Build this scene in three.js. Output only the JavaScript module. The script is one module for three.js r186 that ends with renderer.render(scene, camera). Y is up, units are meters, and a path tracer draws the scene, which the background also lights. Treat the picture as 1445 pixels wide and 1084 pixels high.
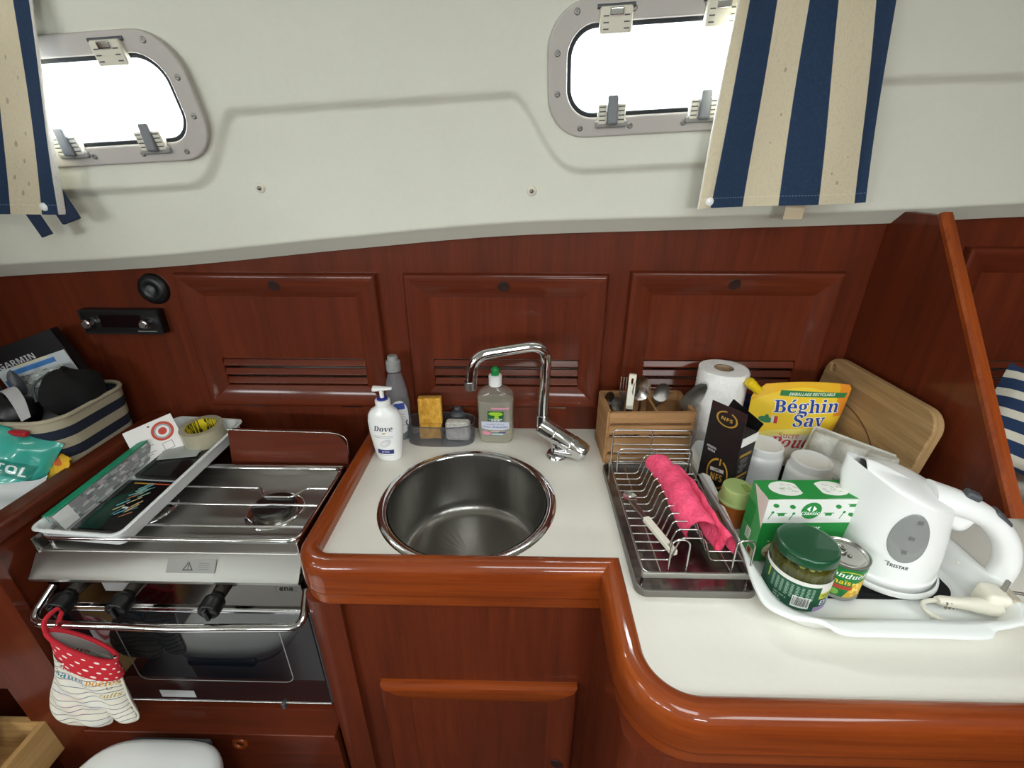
import * as THREE from 'three';
import { RoundedBoxGeometry } from 'three/addons/geometries/RoundedBoxGeometry.js';
import { mergeGeometries, mergeVertices, toCreasedNormals } from 'three/addons/utils/BufferGeometryUtils.js';
import { RectAreaLightUniformsLib } from 'three/addons/lights/RectAreaLightUniformsLib.js';
RectAreaLightUniformsLib.init();

// ---------- camera, sky, daylight through the openings, exposure ----------
const scene = new THREE.Scene();
const FOCAL = 647;
const camera = new THREE.PerspectiveCamera(2 * Math.atan(542 / FOCAL) * 180 / Math.PI, 1445 / 1084, 0.02, 40);
camera.position.set(0, 1.52, 0);
camera.rotation.order = 'YXZ';
camera.rotation.set(-24.7 * Math.PI / 180, 1.2 * Math.PI / 180, 0);
const renderer = new THREE.WebGLRenderer({ antialias: true });
renderer.toneMapping = THREE.LinearToneMapping;
renderer.toneMappingExposure = 1.0;
renderer.shadowMap.enabled = true;
renderer.shadowMap.type = THREE.PCFSoftShadowMap;

scene.background = new THREE.Color().setRGB(4.2, 4.35, 4.4);           // bright overcast sky
const LEAN = 13.5 * Math.PI / 180, TILT = 0.05;                            // the cabin side leans in; its lines climb to the right
function daylight(name, x, y, z, w, h, tx, ty, tz, power) {
  const l = new THREE.RectAreaLight(new THREE.Color().setRGB(0.935, 0.985, 1.0), power, w, h);
  l.name = name; l.position.set(x, y, z); l.lookAt(tx, ty, tz); scene.add(l); return l;
}
const PORT_X = [-0.765, 0.234], PORT_T = 1.672;
for (const px of PORT_X) daylight('portlight_daylight', px, PORT_T + TILT * px + 0.006, -0.998, 0.315, 0.135, px, PORT_T + TILT * px - 0.235, 0, 40);
daylight('deck_hatch_daylight', 0.1, 2.07, 0.4, 0.56, 0.56, 0.1, 0, 0.4, 6.8);
daylight('companionway_daylight', 1.05, 2.07, 0.65, 0.66, 0.7, 1.05, 0, 0.65, 5.5).color.setRGB(0.9, 1, 1);
daylight('saloon_hatch_daylight', -2.2, 2.07, 0.2, 0.6, 0.6, -2.2, 0, 0.2, 18);
const FAR_PORTS = [-3.3, -2.4, -1.5, 0.5];                               // portlights on the far side of the cabin
for (const x of FAR_PORTS) daylight('far_portlight_daylight', x, 1.6, 2.06, 0.62, 0.24, x, 1.6, 0, 33);

// ---------- helpers ----------
const V = (x, y, z) => new THREE.Vector3(x, y, z), PI = Math.PI;
function rng(s) { return () => { s = (s + 0x6d2b79f5) | 0; let t = Math.imul(s ^ (s >>> 15), 1 | s); t = (t + Math.imul(t ^ (t >>> 7), 61 | t)) ^ t; return ((t ^ (t >>> 14)) >>> 0) / 4294967296; }; }
const taken = new Map();
function numbered(n) { const k = taken.get(n) || 0; taken.set(n, k + 1); return k ? n + '_' + String(k).padStart(3, '0') : n; }
function M(name, geo, mat, parent, pos, rot) {
  const m = new THREE.Mesh(geo, mat); m.castShadow = m.receiveShadow = true;
  if (pos) m.position.set(...pos); if (rot) m.rotation.set(...rot);
  if (parent) { m.name = name; parent.add(m); } else { m.name = numbered(name); scene.add(m); }
  return m;
}
function tag(o, label, category, group) { o.userData.label = label; o.userData.category = category; if (group) o.userData.group = group; return o; }
function thing(name, label, category, pos = [0, 0, 0], turn = 0, group) {
  const o = new THREE.Group(); o.name = numbered(name); o.position.set(...pos); o.rotation.y = turn; scene.add(o);
  return tag(o, label, category, group);
}
function struct(o, label) { o.userData.kind = 'structure'; if (label) o.userData.label = label; return o; }
const rbox = (w, h, d, r = 0.004, s = 3) => new RoundedBoxGeometry(w, h, d, s, Math.min(r, w / 2.01, h / 2.01, d / 2.01));
const box = (w, h, d) => new THREE.BoxGeometry(w, h, d);
const cyl = (r0, r1, h, n = 32, open = false) => new THREE.CylinderGeometry(r0, r1, h, n, 1, open);
const lathe = (pts, n = 48) => new THREE.LatheGeometry(pts.map(([r, y]) => new THREE.Vector2(Math.max(r, 1e-5), y)), n);
function at(g, x = 0, y = 0, z = 0, rx = 0, ry = 0, rz = 0) { return g.applyMatrix4(new THREE.Matrix4().compose(V(x, y, z), new THREE.Quaternion().setFromEuler(new THREE.Euler(rx, ry, rz)), V(1, 1, 1))); }
function merge(list) {
  return mergeGeometries(list.map((g) => { const q = g.index ? g.toNonIndexed() : g; for (const k of Object.keys(q.attributes)) if (!['position', 'normal', 'uv'].includes(k)) q.deleteAttribute(k); return q; }));
}
// a wire or pipe through points with rounded bends; ends are closed by half-balls
function wire(pts, r, bend = 0.008, rad = 8, closed = false) {
  const p = pts.map((q) => (q.isVector3 ? q : V(...q))), path = new THREE.CurvePath(), n = p.length, out = [];
  const cut = (a, b) => { const d = b.clone().sub(a), l = d.length(); return a.clone().addScaledVector(d.normalize(), Math.min(bend, l * 0.49)); };
  let last = closed ? cut(p[0], p[1]) : p[0];
  for (let i = 1; i < (closed ? n + 1 : n - 1); i++) {
    const q = p[i % n], a = cut(q, p[(i - 1 + n) % n]), b = cut(q, p[(i + 1) % n]);
    if (last.distanceTo(a) > 1e-6) path.add(new THREE.LineCurve3(last, a));
    path.add(new THREE.QuadraticBezierCurve3(a, q, b)); last = b;
  }
  if (!closed) path.add(new THREE.LineCurve3(last, p[n - 1]));
  // sample by pieces so that bends stay round
  const S = [];
  path.curves.forEach((c, k) => { const m = c.isLineCurve3 ? 1 : 6; for (let i = k ? 1 : 0; i <= m; i++) S.push(c.getPoint(i / m)); });
  return sweepRound(S, r, rad, closed);
}
function sweepRound(S, r, rad, closed) {
  const n = S.length, pos = [], nor = [], uv = [], idx = [];
  const T = S.map((s, i) => (closed && (i === 0 || i === n - 1) ? S[1].clone().sub(S[n - 2]) : S[Math.min(i + 1, n - 1)].clone().sub(S[Math.max(i - 1, 0)])).normalize());
  let N = Math.abs(T[0].y) < 0.9 ? V(0, 1, 0) : V(1, 0, 0); let len = 0;
  for (let i = 0; i < n; i++) {
    N = N.clone().addScaledVector(T[i], -N.dot(T[i])).normalize(); const B = T[i].clone().cross(N); if (i) len += S[i].distanceTo(S[i - 1]);
    const rr = typeof r === 'function' ? r(i / (n - 1)) : r;
    for (let j = 0; j <= rad; j++) { const a = j / rad * 2 * PI, d = N.clone().multiplyScalar(Math.cos(a)).addScaledVector(B, Math.sin(a)); pos.push(S[i].x + d.x * rr, S[i].y + d.y * rr, S[i].z + d.z * rr); nor.push(d.x, d.y, d.z); uv.push(len, j / rad); }
  }
  const w = rad + 1;
  for (let i = 0; i < n - 1; i++) for (let j = 0; j < rad; j++) { const a = i * w + j; idx.push(a, a + 1, a + w, a + 1, a + w + 1, a + w); }
  if (!closed) for (const e of [0, n - 1]) {
    const c = pos.length / 3, t = T[e].clone().multiplyScalar(e ? 1 : -1); pos.push(S[e].x, S[e].y, S[e].z); nor.push(t.x, t.y, t.z); uv.push(0, 0);
    for (let j = 0; j <= rad; j++) { const k = (e * w + j) * 3; pos.push(pos[k], pos[k + 1], pos[k + 2]); nor.push(t.x, t.y, t.z); uv.push(0, 0); }
    for (let j = 0; j < rad; j++) e ? idx.push(c, c + j + 2, c + j + 1) : idx.push(c, c + j + 1, c + j + 2);
  }
  const g = new THREE.BufferGeometry(); g.setAttribute('position', new THREE.Float32BufferAttribute(pos, 3)); g.setAttribute('normal', new THREE.Float32BufferAttribute(nor, 3)); g.setAttribute('uv', new THREE.Float32BufferAttribute(uv, 2)); g.setIndex(idx); return g;
}
function spline(pts, n = 40, closed = false) { return new THREE.CatmullRomCurve3(pts.map((p) => (p.isVector3 ? p : V(...p))), closed, 'catmullrom', 0.5).getPoints(n); }
const cord = (pts, r, n = 60, rad = 8) => sweepRound(spline(pts, n), r, rad, false);
// surface from rows of points
function grid(rows, { loop = false, cap0 = false, cap1 = false, uvs = null, crease = 0 } = {}) {
  const R = rows.length, C = rows[0].length, pos = [], uv = [], idx = [], w = loop ? C + 1 : C;
  rows.forEach((row, i) => { for (let j = 0; j < w; j++) { const p = row[j % C]; pos.push(p.x, p.y, p.z); const t = uvs ? uvs(i, j) : [j / (w - 1), i / (R - 1)]; uv.push(t[0], t[1]); } });
  for (let i = 0; i < R - 1; i++) for (let j = 0; j < w - 1; j++) { const a = i * w + j; idx.push(a, a + 1, a + w, a + 1, a + w + 1, a + w); }
  const cap = (i, flip) => {
    const c = pos.length / 3, row = rows[i], m = row.reduce((s, p) => s.add(p), V(0, 0, 0)).multiplyScalar(1 / C); pos.push(m.x, m.y, m.z); uv.push(0.5, 0.5);
    row.forEach((p) => { pos.push(p.x, p.y, p.z); uv.push(0.5, 0.5); });
    for (let j = 0; j < C; j++) { const a = c + 1 + j, b = c + 1 + (j + 1) % C; flip ? idx.push(c, b, a) : idx.push(c, a, b); }
  };
  if (cap0) cap(0, true); if (cap1) cap(R - 1, false);
  let g = new THREE.BufferGeometry(); g.setAttribute('position', new THREE.Float32BufferAttribute(pos, 3)); g.setAttribute('uv', new THREE.Float32BufferAttribute(uv, 2)); g.setIndex(idx);
  if (crease) return toCreasedNormals(g, crease);
  g.computeVertexNormals();
  if (loop) { const n = g.attributes.normal; for (let i = 0; i < R; i++) { const a = i * w, b = a + w - 1, s = V(n.getX(a) + n.getX(b), n.getY(a) + n.getY(b), n.getZ(a) + n.getZ(b)).normalize(); n.setXYZ(a, s.x, s.y, s.z); n.setXYZ(b, s.x, s.y, s.z); } }
  return g;
}
// upright body with superellipse sections: profile rows [y, rx, rz, power, cx, cz]
function oval(profile, n = 48, caps = true) {
  const sec = (y) => {
    let k = 0; while (k < profile.length - 2 && profile[k + 1][0] < y) k++;
    const a = profile[k], b = profile[k + 1], t = Math.min(1, Math.max(0, (y - a[0]) / Math.max(1e-6, b[0] - a[0]))), L = (i, d) => (a[i] ?? d) * (1 - t) + (b[i] ?? d) * t;
    return [L(1), L(2), L(3, 2), L(4, 0), L(5, 0)];
  };
  const pt = ([rx, rz, e, cx, cz], y, a, off = 0) => { const c = Math.cos(a), s = Math.sin(a); return V(cx + (rx + off) * Math.sign(c) * Math.abs(c) ** (2 / e), y, cz + (rz + off) * Math.sign(s) * Math.abs(s) ** (2 / e)); };
  const rows = profile.map((p) => { const r = []; for (let j = 0; j < n; j++) r.push(pt([p[1], p[2], p[3] ?? 2, p[4] ?? 0, p[5] ?? 0], p[0], -j / n * 2 * PI)); return r; });
  const geo = grid(rows, { loop: true, cap0: caps, cap1: caps });
  // a printed patch on the surface between two heights and two angles (0 = +x, 90 = towards the viewer)
  const patch = (y0, y1, a0, a1, off = 0.0004, nu = 24, nv = 12) => {
    const R = []; for (let i = 0; i <= nv; i++) { const y = y0 + (y1 - y0) * i / nv, s = sec(y), r = []; for (let j = 0; j <= nu; j++) r.push(pt(s, y, (a0 + (a1 - a0) * j / nu) * PI / 180, off)); R.push(r); }
    return grid(R);
  };
  return { geo, patch };
}
function shape(pts, r = 0) {                                            // closed outline with rounded corners
  const s = new THREE.Shape(), n = pts.length;
  pts.forEach((p, i) => {
    const a = pts[(i - 1 + n) % n], b = pts[(i + 1) % n], rr = p[2] ?? r, la = Math.hypot(a[0] - p[0], a[1] - p[1]), lb = Math.hypot(b[0] - p[0], b[1] - p[1]), ta = Math.min(rr / la, 0.499), tb = Math.min(rr / lb, 0.499);
    const A = [p[0] + (a[0] - p[0]) * ta, p[1] + (a[1] - p[1]) * ta], B = [p[0] + (b[0] - p[0]) * tb, p[1] + (b[1] - p[1]) * tb];
    i ? s.lineTo(...A) : s.moveTo(...A); if (rr) s.bezierCurveTo(A[0] + (p[0] - A[0]) * 0.55, A[1] + (p[1] - A[1]) * 0.55, B[0] + (p[0] - B[0]) * 0.55, B[1] + (p[1] - B[1]) * 0.55, ...B);
  });
  s.closePath(); return s;
}
const rrect = (w, h, r, x = 0, y = 0) => shape([[x - w / 2, y - h / 2], [x + w / 2, y - h / 2], [x + w / 2, y + h / 2], [x - w / 2, y + h / 2]], r);
function ring(outer, inner) { outer.holes.push(new THREE.Path(inner.getPoints(10))); return outer; }
const ext = (s, depth, bevel = 0, seg = 2, curve = 10) => new THREE.ExtrudeGeometry(s, { depth, bevelEnabled: bevel > 0, bevelSize: bevel, bevelThickness: bevel, bevelOffset: -bevel, bevelSegments: seg, curveSegments: curve });
// uv in metres, the grain running along one axis
function wuv(geo, grain = 'x', du = 0, dv = 0) {
  const g = geo.index ? geo.toNonIndexed() : geo, p = g.attributes.position, uv = new Float32Array(p.count * 2), A = V(0, 0, 0), B = V(0, 0, 0), C = V(0, 0, 0), ax = ['x', 'y', 'z'];
  for (let i = 0; i < p.count; i += 3) {
    A.fromBufferAttribute(p, i); B.fromBufferAttribute(p, i + 1); C.fromBufferAttribute(p, i + 2);
    const n = B.clone().sub(A).cross(C.clone().sub(A)), m = [Math.abs(n.x), Math.abs(n.y), Math.abs(n.z)], k = m.indexOf(Math.max(...m)), o = ax.filter((_, q) => q !== k);
    const u = o.includes(grain) ? grain : o[0], v = o.find((q) => q !== u);
    [A, B, C].forEach((q, j) => { uv[(i + j) * 2] = q[u] + du; uv[(i + j) * 2 + 1] = q[v] + dv; });
  }
  g.setAttribute('uv', new THREE.BufferAttribute(uv, 2)); return g;
}
// ---------- textures ----------
function canvasTex(w, h, draw, srgb = true) {
  const c = document.createElement('canvas'); c.width = w; c.height = h; const x = c.getContext('2d'); draw(x, w, h);
  const t = new THREE.CanvasTexture(c); if (srgb) t.colorSpace = THREE.SRGBColorSpace; t.wrapS = t.wrapT = THREE.RepeatWrapping; return t;
}
function lattice(seed, px, py) { const r = rng(seed), a = new Float32Array(px * py); for (let i = 0; i < a.length; i++) a[i] = r(); return (x, y) => { const xi = Math.floor(x), yi = Math.floor(y), fx = x - xi, fy = y - yi, sx = fx * fx * (3 - 2 * fx), sy = fy * fy * (3 - 2 * fy), q = (i, j) => a[((j % py + py) % py) * px + ((i % px + px) % px)]; return (q(xi, yi) * (1 - sx) + q(xi + 1, yi) * sx) * (1 - sy) + (q(xi, yi + 1) * (1 - sx) + q(xi + 1, yi + 1) * sx) * sy; }; }
function dataTex(w, h, f, srgb, ru = 1, rv = 1) {
  const d = new Uint8Array(w * h * 4); for (let j = 0; j < h; j++) for (let i = 0; i < w; i++) { const c = f(i / w, j / h), o = (j * w + i) * 4; d[o] = c[0]; d[o + 1] = c[1]; d[o + 2] = c[2]; d[o + 3] = 255; }
  const t = new THREE.DataTexture(d, w, h); if (srgb) t.colorSpace = THREE.SRGBColorSpace; t.wrapS = t.wrapT = THREE.RepeatWrapping; t.magFilter = THREE.LinearFilter; t.minFilter = THREE.LinearMipmapLinearFilter; t.generateMipmaps = true; t.repeat.set(ru, rv); t.needsUpdate = true; return t;
}
function woodTex(seed, lo, hi, fig = 1) {                              // grain along u; the tile is 0.8 m by 0.4 m
  const A = lattice(seed, 5, 40), B = lattice(seed + 1, 10, 180), C = lattice(seed + 2, 3, 5), D = lattice(seed + 3, 24, 128);
  return dataTex(512, 512, (u, v) => {
    const warp = C(u * 3, v * 5) * 3, a = A(u * 5, v * 40 + warp), b = B(u * 10, v * 180), pore = D(u * 24, v * 128) > 0.83 ? 0.18 : 0;
    const t = Math.min(1, Math.max(0, 0.5 + fig * ((a - 0.5) * 0.8 + (b - 0.5) * 0.5 + (C(u * 3, v * 5) - 0.5) * 0.6 - pore)));
    return [0, 1, 2].map((k) => lo[k] + (hi[k] - lo[k]) * t);
  }, true, 1 / 0.8, 1 / 0.4);
}
function speckTex(seed, base, amp, n = 128) { const A = lattice(seed, 64, 64), B = lattice(seed + 1, 9, 9); return dataTex(n, n, (u, v) => { const t = (A(u * 64, v * 64) - 0.5) * amp + (B(u * 9, v * 9) - 0.5) * amp; return base.map((c) => Math.min(255, Math.max(0, c + t))); }, true); }
function bumpTex(seed, fu, fv, n = 256) { const A = lattice(seed, fu, fv), B = lattice(seed + 5, fu >> 2 || 1, fv >> 2 || 1); return dataTex(n, n, (u, v) => { const t = 255 * (0.6 * A(u * fu, v * fv) + 0.4 * B(u * (fu >> 2 || 1), v * (fv >> 2 || 1))); return [t, t, t]; }, false); }
const std = (color, roughness = 0.5, o = {}) => new THREE.MeshStandardMaterial({ color, roughness, ...o });
const phy = (color, roughness = 0.5, o = {}) => new THREE.MeshPhysicalMaterial({ color, roughness, ...o });
// ---------- materials ----------
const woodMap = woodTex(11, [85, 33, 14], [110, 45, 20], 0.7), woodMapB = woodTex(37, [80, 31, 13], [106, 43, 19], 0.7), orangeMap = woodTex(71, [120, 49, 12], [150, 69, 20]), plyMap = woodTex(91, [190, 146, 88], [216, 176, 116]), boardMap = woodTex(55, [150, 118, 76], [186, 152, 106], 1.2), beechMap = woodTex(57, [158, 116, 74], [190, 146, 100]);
const varnish = { clearcoat: 0.38, clearcoatRoughness: 0.12 };
const mat = {
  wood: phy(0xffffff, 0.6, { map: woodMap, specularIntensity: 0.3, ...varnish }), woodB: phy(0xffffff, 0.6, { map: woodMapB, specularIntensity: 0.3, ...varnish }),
  rail: phy(0xffffff, 0.5, { map: orangeMap, specularIntensity: 0.3, clearcoat: 0.8, clearcoatRoughness: 0.08 }),
  ply: std(0xffffff, 0.7, { map: plyMap }), board: std(0xffffff, 0.75, { map: boardMap }), beech: std(0xffffff, 0.7, { map: beechMap }),
  floor: phy(0x6a6a6e, 0.5, { map: woodMapB }), door: phy(0xffffff, 0.55, { map: orangeMap, specularIntensity: 0.3, ...varnish }),  // door: lighter orange with light from above put into its colour
  liner: std(0xffffff, 0.62, { map: speckTex(5, [217, 217, 203], 2) }), hull: std(0xdedcd2, 0.7),
  laminate: phy(0xffffff, 0.3, { map: speckTex(8, [234, 231, 220], 1.5), clearcoat: 0.2, clearcoatRoughness: 0.2 }),
  steel: std(0xb9b6b0, 0.22, { metalness: 1 }), brushed: std(0xa9a7a2, 0.32, { metalness: 1, roughnessMap: null }), chrome: std(0xd6d6d8, 0.07, { metalness: 1 }), wire: std(0xc6c4c0, 0.2, { metalness: 1 }), dull: std(0x8d8b86, 0.45, { metalness: 1 }),
  black: std(0x0b0b0c, 0.4), blackMat: std(0x070708, 0.9), rubber: std(0x1b1e22, 0.6), darkGrey: std(0x4b4e52, 0.45), grey: std(0x8f8f8d, 0.5),
  white: phy(0xf1f2f0, 0.32, { clearcoat: 0.3, clearcoatRoughness: 0.15 }), whiteMatte: std(0xeeede8, 0.7), cream: std(0xd9d3c2, 0.55), ivory: std(0xe9e4d4, 0.5),
  portFrame: std(0xb7b1ab, 0.5), clearPlastic: phy(0xffffff, 0.05, { transmission: 1, ior: 1.45 }), smoke: phy(0xd8d8dc, 0.1, { transmission: 0.94, ior: 1.45 }),
  pane: phy(0xf4fbff, 0, { transmission: 1, ior: 1.49 }), teal: std(0x1e9a72, 0.45), navy: std(0x1c2a45, 0.85), paper: std(0xf2f1ec, 0.8), red: std(0xb3162c, 0.8), yellow: std(0xf0c419, 0.5), green: phy(0x0d4a2c, 0.3, { clearcoat: 0.5 }),
};
// ---------- the cabin shell ----------
const K = 0.92, ZW = -1.03;                                             // worktop height, plane of the locker wall
const lipPts = [[-1.5, 1.275], [-1.19, 1.306], [-0.77, 1.332], [-0.37, 1.37], [-0.02, 1.399], [0.4, 1.413], [0.755, 1.425], [1.04, 1.439], [1.7, 1.46]];
const lipCurve = new THREE.SplineCurve(lipPts.map((p) => new THREE.Vector2(...p))).getPoints(200);
function lipY(x) { let i = 0; while (i < lipCurve.length - 2 && lipCurve[i + 1].x < x) i++; const a = lipCurve[i], b = lipCurve[i + 1]; return a.y + (b.y - a.y) * (x - a.x) / (b.x - a.x); }
const ss = (a, b, x) => { const t = Math.min(1, Math.max(0, (x - a) / (b - a))); return t * t * (3 - 2 * t); };
const stepLine = (x) => 1.5277 + 0.1193 * ss(-0.69, -0.522, x) ** 2.4 - 0.1304 * (1 - (1 - ss(-0.022, 0.15, x)) ** 2.4) + 0.1164 * ss(0.5, 0.6, x) - 0.006 * ss(0.65, 0.9, x);
const flare = (s) => s * 0.02 + s * s * 0.41, linerZ = (x, y) => -0.985 + flare(y - lipY(x) - 0.03);
function inPort(x, y, w, h, r) { return PORT_X.some((px) => { const dx = Math.abs(x - px) - w / 2 + r, dy = Math.abs(y - TILT * px - PORT_T - TILT * (x - px)) - h / 2 + r; return dx < r && dy < r && (dx < 0 || dy < 0 || Math.hypot(dx, dy) < r); }); }
{ // moulded cabin side: a rolled lower lip and a soft step below the portlights
  const NX = 640, pos = [], idx = [], uv = [], rows = [];
  for (let k = 0; k <= 10; k++) { const f = k / 10, q = ss(0.75, 1, f); rows.push([0.031 * f, -0.036 * (1 - f) * (1 - 0.35 * q)]); }
  for (let s = 0.035; s < 0.75; s += 0.005) rows.push([s, 0]);
  const R = rows.length;
  rows.forEach(([s, dz]) => { for (let i = 0; i <= NX; i++) {
    const x = -1.5 + 3.2 * i / NX, y = lipY(x) + s, B = stepLine(x), slope = (stepLine(x + 0.002) - stepLine(x - 0.002)) / 0.004, d = (y - TILT * x - B) / Math.sqrt(1 + slope * slope);
    pos.push(x, y, -0.985 + dz + flare(Math.max(0, s - 0.03)) + 0.011 * ss(-0.0055, 0.0055, d)); uv.push(x * 2.5, y * 2.5);
  } });
  for (let r = 0; r < R - 1; r++) for (let i = 0; i < NX; i++) {
    const a = r * (NX + 1) + i, b = a + NX + 1, cx = (pos[a * 3] + pos[(b + 1) * 3]) / 2, cy = (pos[a * 3 + 1] + pos[(b + 1) * 3 + 1]) / 2;
    if (inPort(cx, cy, 0.352, 0.168, 0.055)) continue; idx.push(a, a + 1, b, a + 1, b + 1, b);
  }
  const g = new THREE.BufferGeometry(); g.setAttribute('position', new THREE.Float32BufferAttribute(pos, 3)); g.setAttribute('uv', new THREE.Float32BufferAttribute(uv, 2)); g.setIndex(idx); g.computeVertexNormals();
  const liner = struct(M('wall_back_upper', g, mat.liner), 'off-white moulded cabin side above the wooden lockers');
  const s = shape([[-4.05, 1.45], [1.9, 1.5], [1.9, 2.1], [-4.05, 2.1]]);                     // the hull behind, with thickness and openings
  for (const px of PORT_X) { const q = new THREE.Path(); rrect(0.36, 0.175, 0.05).getPoints(8).forEach((p, i) => { const c = Math.cos(0.05), n = Math.sin(0.05), X = px + p.x * c - p.y * n, Y = PORT_T + TILT * px + p.x * n + p.y * c; i ? q.lineTo(X, Y) : q.moveTo(X, Y); }); s.holes.push(q); }
  const h = ext(s, 0.02); h.translate(0, -1.63, 0); h.rotateX(LEAN); h.translate(0, 1.63, -0.995);
  M('hull_side', h, mat.hull, liner);
  for (const [sx, sy] of [[-0.52, 1.4935], [0.018, 1.488]]) {                                    // two snap studs
    const y = sy, z = linerZ(sx, y) - 0.0005, stud = thing('snap_stud', sx < -0.1 ? 'small metal snap stud on white cabin side below the moulded corner' : 'small metal snap stud on white cabin side left of the curtain-hung window', 'stud', [sx, y, z]);
    stud.rotation.x = PI / 2 + 0.1; stud.scale.setScalar(1.25); M('collar', lathe([[0.0001, 0.003], [0.004, 0.003], [0.0075, 0.002], [0.0085, 0]], 20), mat.cream, stud); M('pin', lathe([[0.0001, 0.0062], [0.0025, 0.0058], [0.0032, 0.004], [0.0026, 0.003]], 16), mat.dull, stud);
  }
}
// room around and behind the viewer
struct(M('floor', wuv(box(5.9, 0.04, 3.4), 'x'), mat.floor, null, [-1.15, -0.02, 0.4]), 'varnished wooden cabin sole');
{
  const s = shape([[-4.05, -1.25], [1.8, -1.25], [1.8, 2.1], [-4.05, 2.1]]);                          // x, z
  const hole = (x, z, w, d) => s.holes.push(new THREE.Path(rrect(w, d, 0.05, x, z).getPoints(8)));
  hole(0.1, 0.4, 0.56, 0.56); hole(-2.2, 0.2, 0.6, 0.6); hole(1.05, 0.65, 0.66, 0.7);
  const g = ext(s, 0.05); g.rotateX(PI / 2); g.translate(0, 2.06, 0);
  struct(M('ceiling', g, mat.liner), 'white cabin top with a hatch and the companionway');
  const f = shape([[-4.05, 0.75], [1.8, 0.75], [1.8, 2.1], [-4.05, 2.1]]); for (const x of FAR_PORTS) f.holes.push(new THREE.Path(rrect(0.62, 0.24, 0.06, x, 1.6).getPoints(8)));
  const fg = ext(f, 0.04); fg.translate(0, 0, 2.0);
  struct(M('wall_front_upper', fg, mat.liner), 'white cabin side across the cabin with four portlights');
}
struct(M('wall_front', wuv(box(5.9, 0.75, 0.04), 'x'), mat.woodB, null, [-1.15, 0.375, 2.02]), 'wooden settee front across the cabin');
struct(M('wall_left', box(0.04, 2.1, 3.4), mat.liner, null, [-4.03, 1.05, 0.42]), 'white forward bulkhead');
struct(M('wall_left_shade_bulkhead', wuv(box(0.03, 1.70, 1.05), 'y'), mat.woodB, null, [-1.285, 0.85, -0.675]), 'unseen wooden end panel of the galley, sized and placed to shade the left nook');  // out of view; position, height and reach chosen to darken the left nook
struct(M('wall_right', wuv(box(0.04, 2.1, 3.4), 'y'), mat.woodB, null, [1.76, 1.05, 0.42]), 'wooden bulkhead');
{ // the hull closes the lockers from behind, above and at the ends
  const h = M('wall_hull', box(5.9, 1.56, 0.03), mat.hull, null, [-1.15, 0.78, -1.215]); struct(h, 'hull side behind the lockers');
  M('locker_top', box(5.9, 0.02, 0.23), mat.hull, h, [0, 0.765, 0.105]); for (const x of [-2.91, 2.91]) M('locker_end', box(0.03, 1.56, 0.2), mat.hull, h, [x, 0, 0.1]);
}
// ---------- portlights ----------
function portlight(px, n, label) {
  const y = PORT_T + TILT * px, w = thing('window_' + n, label, 'window', [px, y, linerZ(px, y) + 0.011]);
  struct(w); w.rotation.set(LEAN, 0, Math.atan(TILT));
  const outer = ring(rrect(0.385, 0.198, 0.068), rrect(0.318, 0.134, 0.046));
  const f = M('frame', at(ext(outer, 0.008, 0.0035, 3), 0, 0, 0), mat.portFrame, w);
  M('reveal', at(ext(ring(rrect(0.352, 0.168, 0.056), rrect(0.318, 0.134, 0.046)), 0.04), 0, 0, -0.04), mat.portFrame, f);
  M('gasket', at(ext(ring(rrect(0.325, 0.141, 0.048), rrect(0.304, 0.12, 0.04)), 0.004, 0.0018), 0, 0, 0.001), mat.rubber, w);
  M('pane', at(new THREE.ShapeGeometry(rrect(0.312, 0.128, 0.043), 10), 0, 0, -0.003), mat.pane, w);
  const edge = []; for (const x of [-0.135, -0.045, 0.05, 0.135]) { edge.push([x + (x > 0 ? 0.01 : -0.01), 0.083]); edge.push([x, -0.083]); } for (const s of [-1, 1]) for (const yy of [-0.028, 0.03]) edge.push([s * 0.176, yy]);
  for (const [x, yy] of edge) M('screw', at(lathe([[0.0001, 0.0018], [0.0016, 0.0006], [0.002, 0.0018], [0.0045, 0.0016], [0.0052, 0]], 14), x, yy, 0.0112, PI / 2), mat.dull, w);
  for (const x of [-0.083, 0.083]) {                                                              // hinges above
    const h = M('hinge', at(rbox(0.052, 0.036, 0.014, 0.004), x, 0.069, 0.014), mat.cream, w);
    M('hinge_clip', at(rbox(0.022, 0.011, 0.006, 0.002), x, 0.08, 0.0215), mat.chrome, h);
    M('hinge_pin', at(cyl(0.0035, 0.0035, 0.06, 12), x, 0.087, 0.011, 0, 0, PI / 2), mat.darkGrey, h);
    for (const s of [-1, 1]) for (let k = 0; k < 3; k++) M('slot', at(rbox(0.009, 0.0018, 0.001, 0.0004, 1), x + s * 0.0165, 0.058 + k * 0.0085, 0.0212), mat.darkGrey, h);
  }
  for (const x of [-0.08, 0.08]) {                                                                // lever latches below
    const l = M('latch', merge([-1, 1].map((s) => at(rbox(0.0155, 0.032, 0.013, 0.003), x + s * 0.0165, -0.062, 0.0135))), mat.cream, w);
    M('latch_base', at(rbox(0.056, 0.012, 0.013, 0.004), x, -0.078, 0.0125), mat.grey, l);
    M('lever', at(rbox(0.019, 0.046, 0.012, 0.004), x + 0.001, -0.056, 0.0195, -0.16), std(0x6d6f72, 0.45), l);
    for (const s of [-1, 1]) for (let k = 0; k < 4; k++) M('slot', at(rbox(0.011, 0.0019, 0.001, 0.0004, 1), x + s * 0.0165, -0.071 + k * 0.0068, 0.0202), mat.darkGrey, l);
  }
}
portlight(PORT_X[0], 1, 'portlight with grey frame above the stove, left half behind curtain');
portlight(PORT_X[1], 2, 'portlight with grey frame above the tap, right end behind curtain');

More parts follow.
